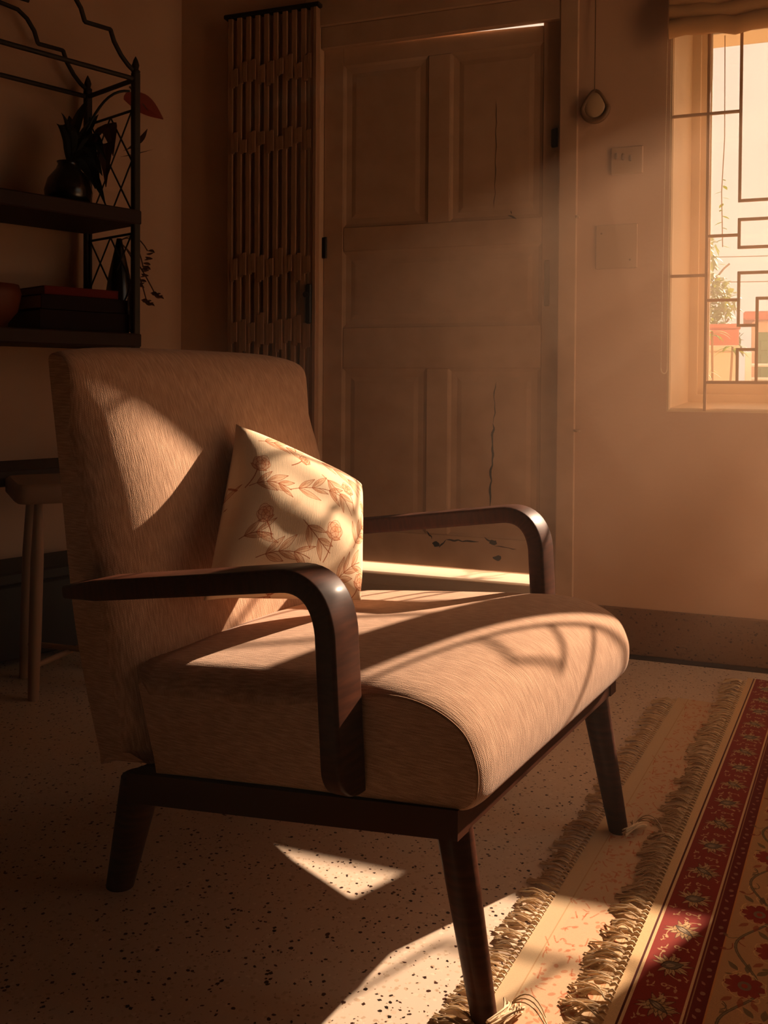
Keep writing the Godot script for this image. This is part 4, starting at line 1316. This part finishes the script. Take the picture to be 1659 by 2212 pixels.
# ---------------------------------------------------------------- outdoors (in the axes of the door wall, z < 0 is outside)
func leaves(st: SurfaceTool, c: Vector3, r: Vector3, n: int, size: float) -> void:
	for k in n:
		var d := Vector3(rng.randf_range(-1, 1), rng.randf_range(-1, 1), rng.randf_range(-1, 1))
		if d.length() > 1: d = d.normalized() * rng.randf_range(0.5, 1.0)
		var p := c + d * r
		var dir := Vector3(rng.randf_range(-1, 1), rng.randf_range(-0.9, 0.4), rng.randf_range(-1, 1)).normalized() * size * rng.randf_range(0.6, 1.2)
		var side := dir.cross(Vector3(rng.randf(), 1, rng.randf())).normalized()
		var w := dir.length() * 0.2
		blade(st, [p, p + dir * 0.35, p + dir * 0.7 - Vector3(0, w * 0.3, 0), p + dir - Vector3(0, w, 0)], [w * 0.1, w, w * 0.8, w * 0.05], side)

func outdoors() -> void:
	var st := st_new()
	slab(st, Vector3(-3, -0.3, -5.2), Vector3(5, -0.1, -0.24))
	struct("ground", done(st), M.ground, WALL, "pale sunlit yard outside the window", "ground")
	st = st_new()
	box(st, Vector3(-0.3, 2.13, -0.75), Vector3(1.3, 2.22, -0.24), 0.005)
	struct("trim_2", done(st), M.cream, WALL, "cream concrete sunshade above the window outside", "sunshade")
	# garden wall and red wall
	st = st_new()
	box(st, Vector3(-2.5, -0.1, -3.3), Vector3(0.077, 1.06, -3.15), 0.01)
	box(st, Vector3(-2.5, 1.06, -3.33), Vector3(0.085, 1.095, -3.12), 0.008)
	struct("wall_garden", done(st), M.cream, WALL, "low cream garden wall seen through the window", "garden wall")
	st = st_new()
	box(st, Vector3(-2.5, -0.1, -3.9), Vector3(0.075, 1.23, -3.7), 0.01)
	box(st, Vector3(-2.5, 1.23, -3.93), Vector3(0.085, 1.26, -3.67), 0.008)
	struct("wall_neighbour", done(st), M.red_wall, WALL, "red wall behind the cream garden wall", "garden wall")
	# white gate
	var g := thing("driveway_gate", WALL * off(0.135, -0.1, -3.4), "white metal gate with level bars beyond the garden wall", "gate")
	for x in [0.0, 1.1]: put("gate_post", box_mesh(Vector3(x - 0.02, 0, -0.02), Vector3(x + 0.02, 1.16, 0.02), 0.004), M.white, g)
	for k in 12: put("gate_bar", tube_mesh([Vector3(0.02, 0.12 + 0.087 * k, 0), Vector3(1.08, 0.12 + 0.087 * k, 0)], 0.010, 8), M.white, g)
	# green shutter door in the far wall
	var hs := thing("shed", WALL * off(0.50, -0.1, -4.3), "pale low shed with a green slatted door beyond the white gate", "shed")
	put("wall", box_mesh(Vector3(-0.34, 0, -0.7), Vector3(2.4, 1.42, 0), 0.015), M.cream, hs)
	put("roof", box_mesh(Vector3(-0.40, 1.42, -0.75), Vector3(2.5, 1.48, 0.08), 0.012), M.red_wall, hs)
	var sh := put("door", box_mesh(Vector3(-0.31, 0.05, 0.0), Vector3(0.30, 1.33, 0.03), 0.006), M.shutter, hs)
	for k in 12: put("slat", box_mesh(Vector3(-0.28, 0.12 + 0.098 * k, 0.03), Vector3(0.27, 0.19 + 0.098 * k, 0.042), 0.003), M.shutter, sh)
	# trees
	for q in [[Vector3(-0.20, -0.1, -4.45), "slender leafy tree behind the garden wall by the left window edge", 1.7], [Vector3(0.80, -0.1, -3.72), "round leafy bush beside the green shed door", 0.0]]:
		var t := thing("garden_tree" if q[2] > 0 else "garden_bush", WALL * off(q[0].x, q[0].y, q[0].z), q[1], "tree" if q[2] > 0 else "bush")
		var hh: float = q[2]
		st = st_new()
		if hh > 0:
			tube(st, [Vector3(0, 0, 0), Vector3(0.02, hh * 0.5, 0), Vector3(0.0, hh, 0.02), Vector3(0.02, hh * 1.2, 0)], [0.035, 0.030, 0.022, 0.010], 10)
			for k in 5: tube(st, bez(Vector3(0.01, hh * (0.6 + 0.1 * k), 0), Vector3(0.1 * cos(k * 2.1), hh * (0.75 + 0.1 * k), 0.1 * sin(k * 2.1)), Vector3(0.2 * cos(k * 2.1), hh * (0.85 + 0.08 * k), 0.2 * sin(k * 2.1)), 5), 0.008, 6)
		else:
			for k in 4: tube(st, bez(Vector3(0, 0, 0), Vector3(0.1 * cos(k * 1.6), 0.5, 0.1 * sin(k * 1.6)), Vector3(0.2 * cos(k * 1.6), 0.95, 0.15 * sin(k * 1.6)), 6), 0.010, 6)
		put("trunk" if hh > 0 else "stem", done(st), M.bark, t)
		st = st_new()
		if hh > 0:
			leaves(st, Vector3(0.05, 1.58, 0), Vector3(0.21, 0.22, 0.22), 420, 0.085)
			leaves(st, Vector3(0.0, 1.88, 0), Vector3(0.13, 0.22, 0.16), 260, 0.085)
			leaves(st, Vector3(0.06, 1.32, 0), Vector3(0.26, 0.14, 0.2), 240, 0.085)
		else:
			leaves(st, Vector3(0, 1.0, 0), Vector3(0.34, 0.24, 0.22), 600, 0.085)
		var f := put("foliage", done(st), M.leaf, t)
		tag(f, "", "", "", "stuff")
	# cane plant close to the window
	var c := thing("cane_plant", WALL * off(0.02, -0.1, -1.6), "thin cane plant with leaf tufts just outside the window", "plant")
	for q in [[-0.03, 0.02, 1.20, -0.02], [0.0, 0.0, 1.13, 0.04], [-0.04, 0.03, 1.02, -0.05]]:
		put("cane", tube_mesh([Vector3(q[0], 0, q[1]), Vector3(q[0] + q[3] * 0.4, q[2] * 0.5, q[1]), Vector3(q[0] + q[3], q[2], q[1])], 0.005, 7), M.bark, c)
		for k in 9:
			st = st_new()
			var top := Vector3(q[0] + q[3], q[2] - 0.01 * (k % 3), q[1])
			var a: float = TAU * k / 9.0 + q[0] * 9
			var o := Vector3(cos(a), 0.35, sin(a))
			blade(st, bez(top, top + o * 0.05, top + Vector3(o.x, -0.3, o.z) * 0.09, 5), [0.002, 0.007, 0.009, 0.007, 0.003, 0.0005], Vector3(-sin(a), 0, cos(a)))
			put("leaf", done(st), M.leaf, c)
	# twig hanging beside the pane
	var tw := thing("hanging_twig", WALL * off(0.030, 1.36, -0.62), "sparse leafy twig hanging outside the upper left pane", "twig")
	put("stem", tube_mesh([Vector3(0, 0.80, 0), Vector3(0.004, 0.4, 0), Vector3(-0.004, 0.2, 0), Vector3(0.002, 0, 0)], 0.0018, 5), M.bark, tw)
	for k in 12:
		var from := Vector3(0.002 * sin(k * 2.0), 0.005 + 0.022 * k, 0)
		var out_ := Vector3(cos(k * 2.4) * 0.03, -0.012, sin(k * 2.4) * 0.03)
		var lf := st_new()
		blade(lf, bez(from, from + out_ * 0.6 + Vector3(0, 0.006, 0), from + out_, 4), [0.001, 0.006, 0.007, 0.004, 0.0005], Vector3(-sin(k * 2.4), 0, cos(k * 2.4)))
		put("leaf", done(lf), M.leaf, tw)
	# overhead wires
	for q in [[1.86, "upper overhead wire outside the window"], [1.66, "lower overhead wire outside the window"]]:
		var pts := []
		for k in 13: pts.append(Vector3(-2.5 + 0.55 * k, q[0] + 0.0025 * pow(k - 6, 2.0), -4.9 - 0.01 * k))
		var o := put("overhead_wire", tube_mesh(pts, 0.004, 5), M.bark, self, WALL)
		tag(o, q[1], "wire")

func _ready() -> void:
	rng.seed = 7
	stage()
	make_materials()
	room()
	door()
	window()
	armchair()
	rugs()
	cushion()
	gate()
	shelf()
	stool()
	wall_things()
	outdoors()
	bloom_fog()
